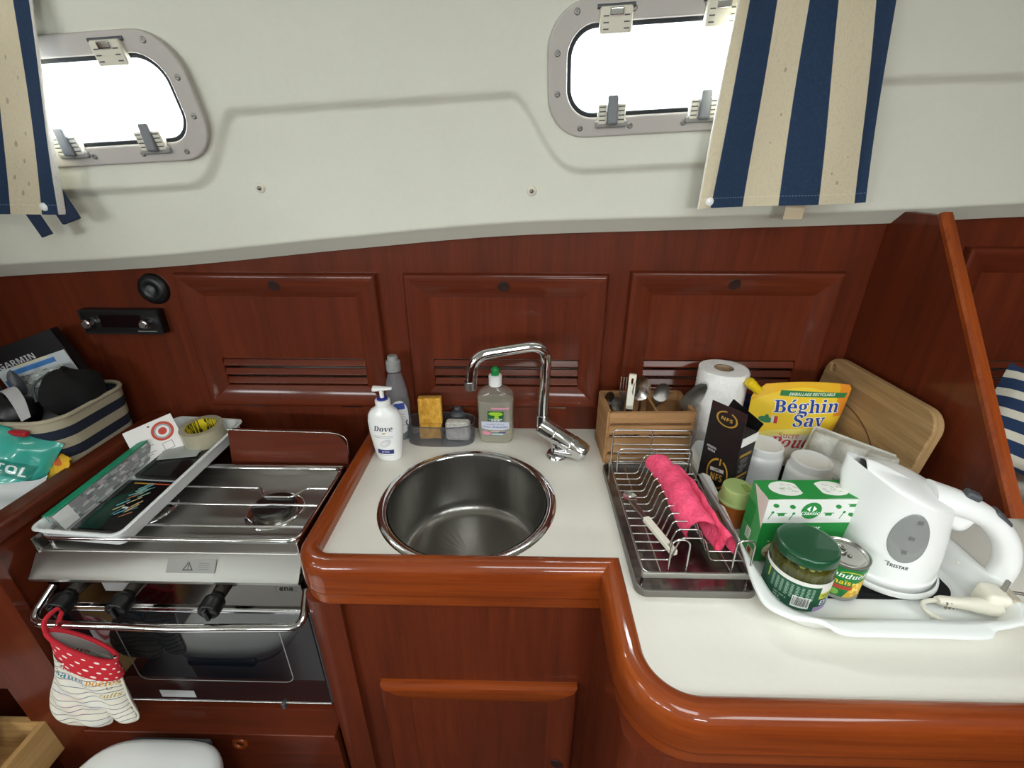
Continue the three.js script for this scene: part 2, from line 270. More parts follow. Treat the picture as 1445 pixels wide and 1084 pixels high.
// ---------- curtains ----------
const CREAM = '#d3c7aa', NAVY = '#1c3350';
function clothTex(bands, spots, seed) {
  return canvasTex(512, 512, (c, w, h) => {
    let x = 0; for (const [to, col] of bands) { c.fillStyle = col; c.fillRect(x * w, 0, (to - x) * w + 1, h); x = to; }
    const r = rng(seed); for (let i = 0; i < 9000; i++) { c.fillStyle = r() > 0.5 ? 'rgba(255,250,235,0.045)' : 'rgba(0,0,10,0.06)'; c.fillRect(r() * w, r() * h, 3, 1); c.fillRect(r() * w, r() * h, 1, 4); }
    for (const [sx, sy, q] of spots) { c.fillStyle = 'rgba(92,72,52,0.30)'; c.beginPath(); c.ellipse(sx * w, sy * h, q * 3.4, q * 2.2, 0, 0, 7); c.fill(); }
    c.strokeStyle = 'rgba(235,232,222,0.5)'; c.setLineDash([5, 4]); c.lineWidth = 1.4; c.beginPath(); c.moveTo(0, h * 0.968); c.lineTo(w, h * 0.968); c.stroke();
  });
}
// tables of stripe edges (x at the top, x at the bottom); the cloth hangs in soft folds
function curtain(label, topY, botY, topX, botX, bands, z0, z1, fold, spots, seed, botLift, pow = 1.0) {
  const t = thing('curtain', label, 'curtain', [0, botY, 0]), n = topX.length - 1, NU = 90, NV = 48, face = [], back = [];
  for (let i = 0; i <= NV; i++) {
    const v = i / NV, a = [], b = [];
    for (let j = 0; j <= NU; j++) {
      const u = j / NU * n, k = Math.min(n - 1, Math.floor(u)), f = u - k, bell = v ** pow;
      const xt = topX[k] + (topX[k + 1] - topX[k]) * f, xb = botX[k] + (botX[k + 1] - botX[k]) * f;
      const x = xt + (xb - xt) * bell, y = (topY - botY) * (1 - v) + botLift * j / NU * v, z = z0 + (z1 - z0) * v + fold * (1 - 0.55 * v) * Math.sin(u * 1.9 + 0.5) + 0.003 * Math.sin(v * 7 + u * 2);
      a.push(V(x, y, z)); b.push(V(x, y, z - 0.0016));
    }
    face.unshift(a); back.unshift(b);
  }
  const uvs = (i, j) => { const u = j / NU * n, k = Math.min(n - 1, Math.floor(u)); const b0 = k ? bands[k - 1][0] : 0; return [b0 + (bands[k][0] - b0) * (u - k), i / NV]; };
  const m = phy(0xffffff, 0.9, { map: clothTex(bands, spots, seed), sheen: 0.3, sheenColor: new THREE.Color(0x555555), side: THREE.DoubleSide });
  M('cloth', merge([grid(face, { uvs }), grid(back, { uvs })]), m, t);
  return { t, face };
}
{
  const b = [[0.06, CREAM], [0.27, NAVY], [0.48, CREAM], [0.70, NAVY], [0.93, CREAM], [1, NAVY]];
  const { t, face } = curtain('navy and cream striped curtain hanging over the window above the dish rack', 1.99, 1.4585, [0.328, 0.341, 0.370, 0.405, 0.425, 0.475, 0.515], [0.330, 0.353, 0.416, 0.479, 0.550, 0.622, 0.640], b, -0.865, -0.930, 0.008, [[0.4, 0.6, 1.5], [0.42, 0.72, 1], [0.8, 0.93, 1.4], [0.76, 0.9, 1], [0.85, 0.85, 0.8], [0.38, 0.8, 0.8]], 3, 0.012);
  M('snap_button', at(lathe([[0.0001, 0.004], [0.006, 0.0032], [0.0075, 0.001], [0.0075, 0]], 24), 0.3475, 0.0135, -0.9225, PI / 2), mat.white, t);
  M('tie_tab', at(rbox(0.036, 0.03, 0.003, 0.001), 0.515, -0.004, -0.937), std(0xb9a88d, 0.9), t);
  M('edge_piping', sweepRound(face.map((r) => r[0].clone()), 0.0022, 6, false), mat.ivory, t);
  const c = [[0.25, CREAM], [0.5, NAVY], [0.78, CREAM], [0.97, NAVY], [1, '#d8d4cc']];
  const L = curtain('spotted navy and cream striped curtain beside the stove window', 1.99, 1.4480, [-0.75, -0.725, -0.705, -0.693, -0.676, -0.674], [-1.127, -1.063, -0.987, -0.919, -0.884, -0.878], c, -0.845, -0.915, 0.005, [[0.57, 0.66, 2], [0.6, 0.78, 2.2], [0.66, 0.83, 1.6], [0.56, 0.88, 1.8], [0.7, 0.75, 1.4], [0.62, 0.93, 2], [0.68, 0.9, 1.5], [0.6, 0.55, 1.4], [0.7, 0.6, 1.3]], 4, 0.0);
  M('snap_button', at(lathe([[0.0001, 0.004], [0.006, 0.0032], [0.0075, 0.001], [0.0075, 0]], 24), -0.905, 0.014, -0.910, PI / 2), mat.white, L.t);
  M('tie_tab', at(rbox(0.026, 0.05, 0.003, 0.001), -0.94, -0.016, -0.922, 0, 0, 0.3), mat.navy, L.t);
  M('fold', at(rbox(0.04, 0.075, 0.008, 0.003), -0.886, 0.022, -0.924, 0, 0, 0.3), mat.navy, L.t);
}

// ---------- locker wall with its doors ----------
const DOORS = [[-0.553, 0.456, 0.986, 1.317], [-0.036, 0.456, 0.988, 1.318], [0.472, 0.464, 0.990, 1.325], [1.172, 0.456, 0.995, 1.378]];
{
  const s = shape([[-4.0, 0.1], [1.74, 0.1], [1.74, 1.56], [-4.0, 1.50]]);
  for (const [cx, w, y0, y1] of DOORS) s.holes.push(new THREE.Path(shape([[cx - w / 2 + 0.05, y0 + 0.045], [cx + w / 2 - 0.05, y0 + 0.045], [cx + w / 2 - 0.05, y1 - 0.045], [cx - w / 2 + 0.05, y1 - 0.045]]).getPoints()));
  const g = wuv(ext(s, 0.022), 'y'); g.translate(0, 0, ZW - 0.022);
  struct(M('wall_back', g, mat.woodB), 'mahogany locker wall behind the galley');
}
const memberProfile = [[0, 0], [0, 0.011], [0.003, 0.0155], [0.008, 0.0175], [0.014, 0.0172], [0.05, 0.0075], [0.0535, 0.0055], [0.0545, 0.001], [0.0545, 0]];
function member(W, H, side, prof) {                                     // one mitred frame member, seen from +z
  const P = (o, h, e) => ({ top: V(e * (W - o), H - o, h), bottom: V(-e * (W - o), -H + o, h), right: V(W - o, -e * (H - o), h), left: V(-W + o, e * (H - o), h) }[side]);
  const rows = prof.map(([o, h]) => { const r = []; for (let k = 0; k <= 1; k++) r.push(P(o, h, k ? 1 : -1)); return r; });
  const g = grid(rows.reverse(), { crease: 0.6 });
  return wuv(g, side === 'top' || side === 'bottom' ? 'x' : 'y', H * 3.1 + side.length * 0.13, side.length * 0.27);
}
function lockerDoor(cx, w, y0, y1, label, louver, zz = ZW, hole = 'top', name = 'locker_door') {
  const W = w / 2, H = (y1 - y0) / 2, d = thing(name, label, 'door', [cx, (y0 + y1) / 2, zz], 0, louver ? undefined : undefined), iw = w - 0.106, lo = -H + 0.0535, hi = H - 0.0535;
  for (const side of ['top', 'bottom', 'left', 'right']) {
    const m = M('frame_' + side.replace('left', 'stile').replace('right', 'stile').replace('top', 'rail').replace('bottom', 'rail'), member(W, H, side, memberProfile), louver || side === 'left' || side === 'right' ? mat.wood : mat.door, d);  // cupboard rails painted lighter than stiles, as if lit from above
    if (side === hole) {
      const hx = side === 'top' ? -0.004 : W - 0.03, hy = side === 'top' ? H - 0.027 : -0.03;
      M('finger_hole', at(lathe([[0.0001, 0.0008], [0.0115, 0.0008], [0.0122, 0.0018], [0.0132, 0.0002]], 24).rotateX(PI / 2), hx, hy, 0.0138, side === 'top' ? 0.27 : 0, side === 'top' ? 0 : -0.27), std(0x2a0d05, 0.6), m);
    }
  }
  const top = louver ? lo + 0.072 : lo;
  M('panel', wuv(at(box(iw, hi - top, 0.010), 0, (hi + top) / 2, 0), 'y', cx), louver ? mat.wood : mat.woodB, d);
  if (louver) {
    for (let k = 0; k < 3; k++) M('slat', wuv(at(rbox(iw, 0.0175, 0.006, 0.0025, 2), 0, lo + 0.0125 + k * 0.0235, 0.001, -0.45), 'x', cx, k * 0.11), mat.wood, d);
  }
  if (hole === 'top') for (const s of [-1, 1]) M('hinge', at(merge([cyl(0.0028, 0.0028, 0.05, 10).rotateZ(PI / 2), at(box(0.05, 0.006, 0.0012), 0, -0.003, -0.002)]), s * 0.125, -H - 0.001, 0.0045), mat.steel, d);
  return d;
}
lockerDoor(...DOORS[0], 'louvred mahogany locker door behind the stove', true);
lockerDoor(...DOORS[1], 'louvred mahogany locker door behind the tap', true);
lockerDoor(...DOORS[2], 'louvred mahogany locker door behind the paper towel roll', true);
lockerDoor(...DOORS[3], 'louvred mahogany locker door beyond the slanting partition', true);
{ // slanting partition at the right end of the worktop
  const s = shape([[-ZW, 0.92], [0.69, 0.92], [0.585, 1.03, 0.012], [0.915, 1.45], [-ZW, 1.45]]);       // (-z, y)
  const g = ext(s, 0.02, 0.001, 1); g.rotateY(PI / 2); const p = thing('partition', 'slanting mahogany partition board beside the chopping board', 'partition', [0.766, 0, 0]);
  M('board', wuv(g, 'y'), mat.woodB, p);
  const tr = [V(0.01, 1.03, -0.579), V(0.01, 1.17, -0.69), V(0.01, 1.31, -0.80), V(0.01, 1.452, -0.911)];
  const pts = spline(tr, 24); M('edge_trim', (() => { const rows = pts.map((q, i) => { const d = pts[Math.min(i + 1, pts.length - 1)].clone().sub(pts[Math.max(0, i - 1)]).normalize(), n = V(0, -d.z, d.y); return [[-0.0115, -0.004], [-0.0115, 0.003], [-0.008, 0.0065], [0.008, 0.0065], [0.0115, 0.003], [0.0115, -0.004]].map(([a, b]) => V(q.x + a, q.y + n.y * b, q.z + n.z * b)); }); return wuv(grid(rows, { loop: true, cap0: true, cap1: true, crease: 0.5 }), 'y'); })(), mat.rail, p);
}

// ---------- worktop, sink cabinet, fiddle rail ----------
const RX = -0.36, FZ = -0.56, CX = 0.15, GZ = -0.34, SINK = [-0.105, -0.742], SR = 0.168;
{
  const s = shape([[RX + 0.012, -ZW], [RX + 0.012, -FZ + 0.012, 0.03], [CX + 0.012, -FZ + 0.012], [CX + 0.012, -GZ + 0.012, 0.065], [1.2, -GZ + 0.012], [1.2, -ZW]].map(([x, z, r]) => [x, z, r ?? 0]));
  const h = new THREE.Path(); h.absarc(SINK[0], -SINK[1], SR, 0, 2 * PI); s.holes.push(h);
  const g = ext(s, 0.03, 0, 1, 40); g.rotateX(-PI / 2); g.translate(0, K - 0.03, 0);
  const p = g.attributes.position, uv = g.attributes.uv; for (let i = 0; i < p.count; i++) uv.setXY(i, p.getX(i) * 3, p.getZ(i) * 3);
  tag(M('worktop', g, mat.laminate), 'cream laminate galley worktop around the round sink', 'worktop');
}
{ // rail
  const path = [], arc = (cx, cz, r, a0, a1, n) => { for (let i = 0; i <= n; i++) { const a = a0 + (a1 - a0) * i / n; path.push([cx + r * Math.cos(a), cz + r * Math.sin(a)]); } };
  path.push([RX, ZW + 0.001]); for (let i = 1; i < 6; i++) path.push([RX, ZW + (FZ - 0.042 - ZW) * i / 6]);
  arc(RX + 0.042, FZ - 0.042, 0.042, PI, PI / 2, 12);
  path.push([-0.1, FZ]); path.push([CX, FZ, 'miter']); arc(CX + 0.075, GZ - 0.075, 0.075, PI, PI / 2, 16); path.push([0.7, GZ]); path.push([1.2, GZ]);
  const prof = [[-0.0165, -0.005], [-0.0165, 0.015], [-0.0155, 0.0185], [-0.012, 0.0225], [-0.006, 0.0248], [0.003, 0.0252], [0.010, 0.0225], [0.015, 0.017], [0.0182, 0.008], [0.0188, -0.004], [0.0188, -0.036], [0.0182, -0.040], [0.0158, -0.0425], [0.0155, -0.062], [0.0145, -0.0655], [0.012, -0.067], [-0.004, -0.067]];
  const P = path.map((q) => new THREE.Vector2(q[0], q[1])), rows = [], S = [0]; for (let i = 1; i < P.length; i++) S.push(S[i - 1] + P[i].distanceTo(P[i - 1]));
  const L = [0]; for (let i = 1; i < prof.length; i++) L.push(L[i - 1] + Math.hypot(prof[i][0] - prof[i - 1][0], prof[i][1] - prof[i - 1][1]));
  P.forEach((q, i) => { const a = i ? q.clone().sub(P[i - 1]).normalize() : null, b = i < P.length - 1 ? P[i + 1].clone().sub(q).normalize() : null, n1 = a || b, n2 = b || a, na = new THREE.Vector2(-n1.y, n1.x), nb = new THREE.Vector2(-n2.y, n2.x), m = na.clone().add(nb).normalize(), k = 1 / Math.max(0.3, m.dot(na)); rows.push(prof.map(([o, y]) => V(q.x + m.x * o * k, K + y, q.y + m.y * o * k))); });
  const cut = path.findIndex((q) => q[2]), piece = (a, b) => { let g = grid(rows.slice(a, b + 1), { uvs: (i, j) => [S[a + i], L[j]] }); const ix = g.index.array; for (let i = 0; i < ix.length; i += 3) { const t = ix[i]; ix[i] = ix[i + 1]; ix[i + 1] = t; } g.computeVertexNormals(); return g; };
  const t = thing('fiddle_rail', 'glossy orange-brown wooden fiddle rail around the worktop edge', 'rail');
  M('rail_length', piece(0, cut), mat.rail, t); M('rail_length', piece(cut, path.length - 1), mat.rail, t);
}
{ // cabinet under the sink and the deeper one to its right
  const c = thing('sink_cabinet', 'mahogany cabinet under the round sink', 'cabinet', [0, 0, 0]);
  M('front_panel', wuv(at(box(0.47, 0.78, 0.018), -0.09, 0.465, -0.568), 'y', 0.3), mat.woodB, c);
  M('side_panel', wuv(at(box(0.018, 0.78, 0.44), RX - 0.002, 0.465, -0.81), 'y', 0.1), mat.woodB, c);
  const ps = shape([[RX - 0.013, 0.60], [RX - 0.013, 0.547, 0.05], [-0.305, 0.547], [-0.305, 0.60]]), pg = ext(ps, 0.78, 0, 1, 14); pg.rotateX(-PI / 2); pg.translate(0, 0.075, 0);
  M('corner_post', wuv(pg, 'y', 0.5), mat.wood, c);
  M('plinth', wuv(at(box(0.5, 0.075, 0.03), -0.1, 0.0375, -0.6), 'x'), mat.woodB, c);
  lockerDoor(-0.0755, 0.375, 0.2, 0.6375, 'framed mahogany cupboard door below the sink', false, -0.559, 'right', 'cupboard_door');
  const r = thing('galley_cabinet', 'mahogany cabinet under the worktop with the kettle', 'cabinet', [0, 0, 0]);
  M('side_panel', wuv(at(box(0.018, 0.78, 0.157), CX - 0.004, 0.465, -0.4795), 'y', 0.7), mat.woodB, r);
  const qs = shape([[CX - 0.013, 0.401], [CX - 0.013, 0.328, 0.075], [0.24, 0.328], [0.24, 0.401]]), qg = ext(qs, 0.78, 0, 1, 14); qg.rotateX(-PI / 2); qg.translate(0, 0.075, 0);
  M('corner_post', wuv(qg, 'y', 0.2), mat.wood, r);
  M('front_panel', wuv(at(box(0.96, 0.78, 0.018), 0.72, 0.465, -0.345), 'x', 0.2), mat.woodB, r);
  M('plinth', wuv(at(box(1.0, 0.075, 0.03), 0.7, 0.0375, -0.38), 'x'), mat.woodB, r);
}
// stove recess: left locker with its own low rail, floor ledge and the panel below
{
  const l = thing('side_locker', 'mahogany side locker with open top left of the stove', 'cabinet', [0, 0, 0]);
  M('side_panel', wuv(at(box(0.018, 0.86, 0.455), -0.927, 0.5, -0.802), 'z', 0.4), mat.woodB, l);
  M('front_panel', wuv(at(box(0.125, 0.86, 0.018), -0.973, 0.5, -0.574), 'y', 0.6), mat.wood, l);
  M('shelf', wuv(at(box(0.33, 0.018, 0.45), -1.102, 0.885, -0.80), 'x'), mat.woodB, l);
  M('front_board', wuv(at(box(0.235, 0.36, 0.018), -1.153, 0.75, -0.574), 'x'), mat.woodB, l);
  M('inner_back', wuv(at(box(0.33, 0.7, 0.018), -1.102, 0.45, -0.86), 'x'), mat.woodB, l);
  M('top_rail', wuv(at(rbox(0.05, 0.034, 0.47, 0.010, 4), -0.931, 0.944, -0.794), 'z'), mat.woodB, l);
  const s = thing('stove_ledge', 'wooden ledge and panel below the oven', 'ledge', [0, 0, 0]);
  M('ledge_board', wuv(at(rbox(0.53, 0.02, 0.34, 0.003), -0.643, 0.452, -0.718), 'x'), mat.wood, s);
  M('front_panel', wuv(at(box(0.53, 0.36, 0.016), -0.643, 0.262, -0.562), 'x'), mat.woodB, s);
  M('finger_ring', at(new THREE.TorusGeometry(0.0125, 0.005, 10, 28), -0.588, 0.422, -0.553), mat.rail, s);
  M('ring_recess', at(cyl(0.0115, 0.0115, 0.002, 24), -0.588, 0.422, -0.5535, PI / 2), std(0x2a0f06, 0.6), s);
}
// ---------- sink and tap ----------
{
  const s = thing('sink', 'round stainless steel sink bowl set into the worktop', 'sink', [SINK[0], K, SINK[1]]);
  M('rim', lathe([[0.158, -0.004], [0.160, 0.002], [0.164, 0.0045], [0.170, 0.0045], [0.175, 0.003], [0.178, 0.0002]], 72), mat.chrome, s);
  M('bowl', lathe([[0.0001, -0.1522], [0.06, -0.151], [0.12, -0.1485], [0.138, -0.144], [0.147, -0.133], [0.150, -0.118], [0.156, -0.01], [0.158, 0.001]], 72), std(0x9d9b96, 0.3, { metalness: 1, bumpMap: bumpTex(19, 180, 6), bumpScale: 0.0004 }), s);
  const d = M('drain', at(lathe([[0.0001, -0.006], [0.016, -0.006], [0.02, -0.003], [0.026, 0.002], [0.036, 0.0025], [0.038, 0]], 36), 0.075, -0.150, 0.03), mat.chrome, s);
  M('drain_hole', at(cyl(0.014, 0.014, 0.002, 20), 0.075, -0.1545, 0.03), mat.black, d);
}
{
  const t = thing('folding_tap', 'chrome folding mixer tap with swan neck beside the sink', 'tap', [0.098, K, -0.915]);
  M('base_ring', lathe([[0.0001, 0.012], [0.017, 0.012], [0.021, 0.009], [0.0245, 0.004], [0.0255, 0]], 36), mat.chrome, t, [-0.013, 0, 0.008]);
  M('base_neck', cyl(0.012, 0.014, 0.03, 24), mat.chrome, t, [-0.013, 0.018, 0.008]);
  const ax = V(0.098, -0.056, 0.03).normalize(), q = new THREE.Quaternion().setFromUnitVectors(V(0, 1, 0), ax);
  const body = M('mixer_body', lathe([[0.0001, -0.050], [0.017, -0.050], [0.021, -0.046], [0.0215, -0.012], [0.0205, -0.0115], [0.0205, -0.009], [0.0218, -0.0085], [0.0228, 0.030], [0.0213, 0.0305], [0.0213, 0.0325], [0.0235, 0.033], [0.0235, 0.062], [0.021, 0.072], [0.012, 0.076], [0.0001, 0.077]], 40), mat.chrome, t, [-0.012, 0.055, 0.012]);
  body.quaternion.copy(q);
  M('lever', wire([V(0.045, 0.02, 0.04), V(0.0, 0.024, 0.034), V(-0.02, 0.026, 0.03)], (u) => 0.0085 - 0.002 * u, 0.006, 14), mat.chrome, t);
  M('lever_tip', at(cyl(0.006, 0.006, 0.006, 16), -0.021, 0.026, 0.0295, 0, 0, PI / 2), mat.black, t);
  M('spout', wire([[-0.048, 0.076, 0], [-0.045, 0.19, 0], [-0.0435, 0.272, 0], [-0.13, 0.262, 0.012], [-0.198, 0.254, 0.024], [-0.205, 0.180, 0.026]], 0.0117, 0.042, 24), mat.chrome, t);
  M('spout_collar', at(cyl(0.0142, 0.0142, 0.03, 28), -0.0475, 0.088, 0), mat.chrome, t);
  M('aerator', at(lathe([[0.0085, 0], [0.0128, 0], [0.0132, 0.002], [0.0132, 0.018], [0.012, 0.020]], 28), -0.2052, 0.178, 0.026), mat.brushed, t);
}
// ---------- stove ----------
{
  const s = thing('gimballed_stove', 'stainless steel two-burner boat stove with oven', 'stove', [-0.648, 0.47, -0.6]);
  const W = 0.498, X = (x) => x + 0.648, Y = (y) => y - 0.47, Z = (z) => z + 0.6;
  const A = (g, x, y, z, ...r) => at(g, X(x), Y(y), Z(z), ...r);
  M('oven_body', A(rbox(0.485, 0.37, 0.25, 0.004), -0.648, 0.66, -0.745), mat.dull, s);
  const plate = M('cooktop', A(rbox(0.485, 0.012, 0.245, 0.004), -0.648, 0.879, -0.748), std(0xa3a19c, 0.36, { metalness: 1 }), s);
  const fp = [[0.885, -0.632], [0.882, -0.626], [0.852, -0.600], [0.846, -0.5935], [0.840, -0.594], [0.838, -0.600], [0.838, -0.63]];
  const rows = [0, 1].map((k) => fp.map(([y, z]) => V(k ? W / 2 : -W / 2, Y(y), Z(z))));
  M('front_slope', grid(rows, { crease: 0.5 }), std(0xc4c4c0, 0.34, { metalness: 1 }), s);
  M('warning_label', A(new THREE.PlaneGeometry(0.09, 0.024), -0.6, 0.8665, -0.6106, -PI / 2 + 0.855), std(0xffffff, 0.4, { metalness: 0.3, map: canvasTex(256, 72, (c, w, h) => { c.fillStyle = '#8a8985'; c.fillRect(0, 0, w, h); c.strokeStyle = '#333'; c.lineWidth = 5; c.beginPath(); c.moveTo(88, 56); c.lineTo(112, 16); c.lineTo(136, 56); c.closePath(); c.stroke(); c.fillStyle = '#333'; c.fillRect(110, 28, 5, 16); c.fillRect(110, 48, 5, 4); c.fillStyle = '#6d6c68'; for (let i = 0; i < 4; i++) c.fillRect(165, 20 + i * 10, 60, 3); }) }), s);
  const ctl = M('control_panel', A(rbox(0.485, 0.082, 0.012, 0.002), -0.648, 0.800, -0.617), std(0x6d6a66, 0.12, { metalness: 1 }), s);
  M('maker_plate', A(rbox(0.062, 0.026, 0.002, 0.003), -0.752, 0.814, -0.610), mat.grey, ctl);
  M('maker_mark', A(new THREE.PlaneGeometry(0.042, 0.0165), -0.436, 0.812, -0.6105), new THREE.MeshStandardMaterial({ roughness: 0.5, alphaTest: 0.5, map: canvasTex(160, 64, (c) => { c.font = 'bold 58px sans-serif'; c.fillStyle = '#0c0c0c'; c.textAlign = 'center'; c.fillText('eno', 80, 48); }) }), ctl);
  for (const x of [-0.832, -0.724, -0.556]) {
    const k = M('knob', at(lathe([[0.0001, 0.052], [0.0165, 0.052], [0.0185, 0.049], [0.019, 0.034], [0.0185, 0.026], [0.015, 0.022], [0.0125, 0.020], [0.0125, 0.014]], 28), X(x), Y(0.812), Z(-0.612), PI / 2 + 0.12), mat.black, s);
    M('knob_grip', at(rbox(0.008, 0.03, 0.012, 0.003), X(x), Y(0.806), Z(-0.560), 0.12), mat.black, k);
    M('knob_stem', at(cyl(0.0125, 0.0135, 0.016, 24), X(x), Y(0.811), Z(-0.604), PI / 2 + 0.12), mat.steel, k);
  }
  M('panel_trim', A(rbox(0.487, 0.010, 0.016, 0.003), -0.648, 0.757, -0.614), mat.chrome, s);
  const door = M('oven_door', A(rbox(0.49, 0.278, 0.014, 0.003), -0.648, 0.613, -0.613), phy(0x0a1118, 0.04, { clearcoat: 1, clearcoatRoughness: 0.01, ior: 1.9 }), s);
  M('door_foot_strip', A(rbox(0.49, 0.006, 0.016, 0.002), -0.648, 0.473, -0.612), mat.steel, door);
  const win = ring(rrect(0.33, 0.17, 0.02), rrect(0.326, 0.166, 0.018));
  M('window_line', A(ext(win, 0.0006), -0.635, 0.628, -0.6062), mat.grey, door);
  M('energy_label', A(box(0.075, 0.022, 0.0006), -0.735, 0.497, -0.6057), std(0xb9bcbc, 0.5), door);
  M('door_side_strip', A(rbox(0.006, 0.278, 0.010, 0.002), -0.4035, 0.613, -0.6125), mat.darkGrey, door);
  M('grab_rail', at(wire([[X(-0.874), Y(0.818), Z(-0.606)], [X(-0.882), Y(0.785), Z(-0.552)], [X(-0.62), Y(0.782), Z(-0.548)], [X(-0.384), Y(0.785), Z(-0.552)], [X(-0.394), Y(0.818), Z(-0.606)]], 0.0072, 0.026, 14)), mat.chrome, s);
  const rail = M('pot_rail', wire([[X(-0.878), Y(0.915), Z(-0.626)], [X(-0.402), Y(0.915), Z(-0.626)], [X(-0.402), Y(0.910), Z(-0.856)], [X(-0.878), Y(0.910), Z(-0.856)]], 0.0045, 0.022, 10, true), mat.chrome, s);
  M('back_guard', A(rbox(0.486, 0.03, 0.006, 0.002), -0.648, 0.897, -0.866), mat.steel, s);
  for (const x of [-0.876, -0.404]) for (const z of [-0.64, -0.845]) M('rail_post', A(cyl(0.004, 0.004, 0.034, 10), x, 0.898, z), mat.chrome, rail);
  for (const sx of [-1, 1]) M('side_wing', A(rbox(0.004, 0.04, 0.245, 0.0015), -0.648 + sx * 0.2455, 0.893, -0.746), mat.steel, s);
  for (const [z, dip] of [[-0.79, 1], [-0.735, 0], [-0.68, 0]]) {
    const gy = z > -0.7 ? 0.899 : 0.906, pts = [[-0.878, gy, z]];
    for (const bx of [-0.775, -0.505]) { if (dip) pts.push([bx - 0.05, gy, z], [bx - 0.03, gy, z + 0.03], [bx + 0.03, gy, z + 0.03], [bx + 0.05, gy, z]); else if (z < -0.7) pts.push([bx - 0.02, gy, z], [bx, gy + 0.001, z], [bx + 0.02, gy, z]); }
    pts.push([-0.402, gy, z]);
    M('grid_bar', wire(pts.map(([x, y, zz]) => [X(x), Y(y), Z(zz)]), 0.0026, 0.008, 8), mat.chrome, s);
  }
  for (const bx of [-0.775, -0.505]) {
    const b = M('burner', at(lathe([[0.030, 0], [0.034, 0.003], [0.034, 0.012], [0.037, 0.013], [0.0375, 0.016], [0.033, 0.017]], 40), X(bx), Y(0.885), Z(-0.742)), mat.steel, s);
    M('burner_cap', at(lathe([[0.0001, 0.0195], [0.032, 0.019], [0.039, 0.0178], [0.041, 0.0165], [0.039, 0.015]], 40), X(bx), Y(0.885), Z(-0.742)), phy(0x0d0b0a, 0.3, { clearcoat: 0.35 }), b);
    M('drip_ring', at(lathe([[0.040, 0.001], [0.050, 0.0045], [0.055, 0.0035], [0.057, 0]], 44), X(bx), Y(0.885), Z(-0.742)), mat.chrome, b);
    M('spark_pin', at(cyl(0.002, 0.002, 0.014, 8), X(bx - 0.036), Y(0.893), Z(-0.70)), mat.black, b);
  }
  M('door_latch', A(rbox(0.008, 0.02, 0.01, 0.002), -0.508, 0.468, -0.604), mat.darkGrey, s);
}
{
  const s = shape([[-0.275, -0.03], [0.0, -0.03], [0.0, 0.062, 0.05], [-0.275, 0.066, 0.01]]);
  const b = thing('stove_board', 'dark wooden board with steel edge standing behind the stove', 'board', [-0.398, 0.918, -0.898]);
  M('panel', wuv(ext(s, 0.012, 0.001, 1), 'x'), mat.woodB, b); b.rotation.x = -0.2;
  M('steel_edge', wire([[0.001, 0.01, 0.013], [0.001, 0.060, 0.013], [-0.275, 0.066, 0.013]], 0.0013, 0.045, 6), mat.wire, b);
}
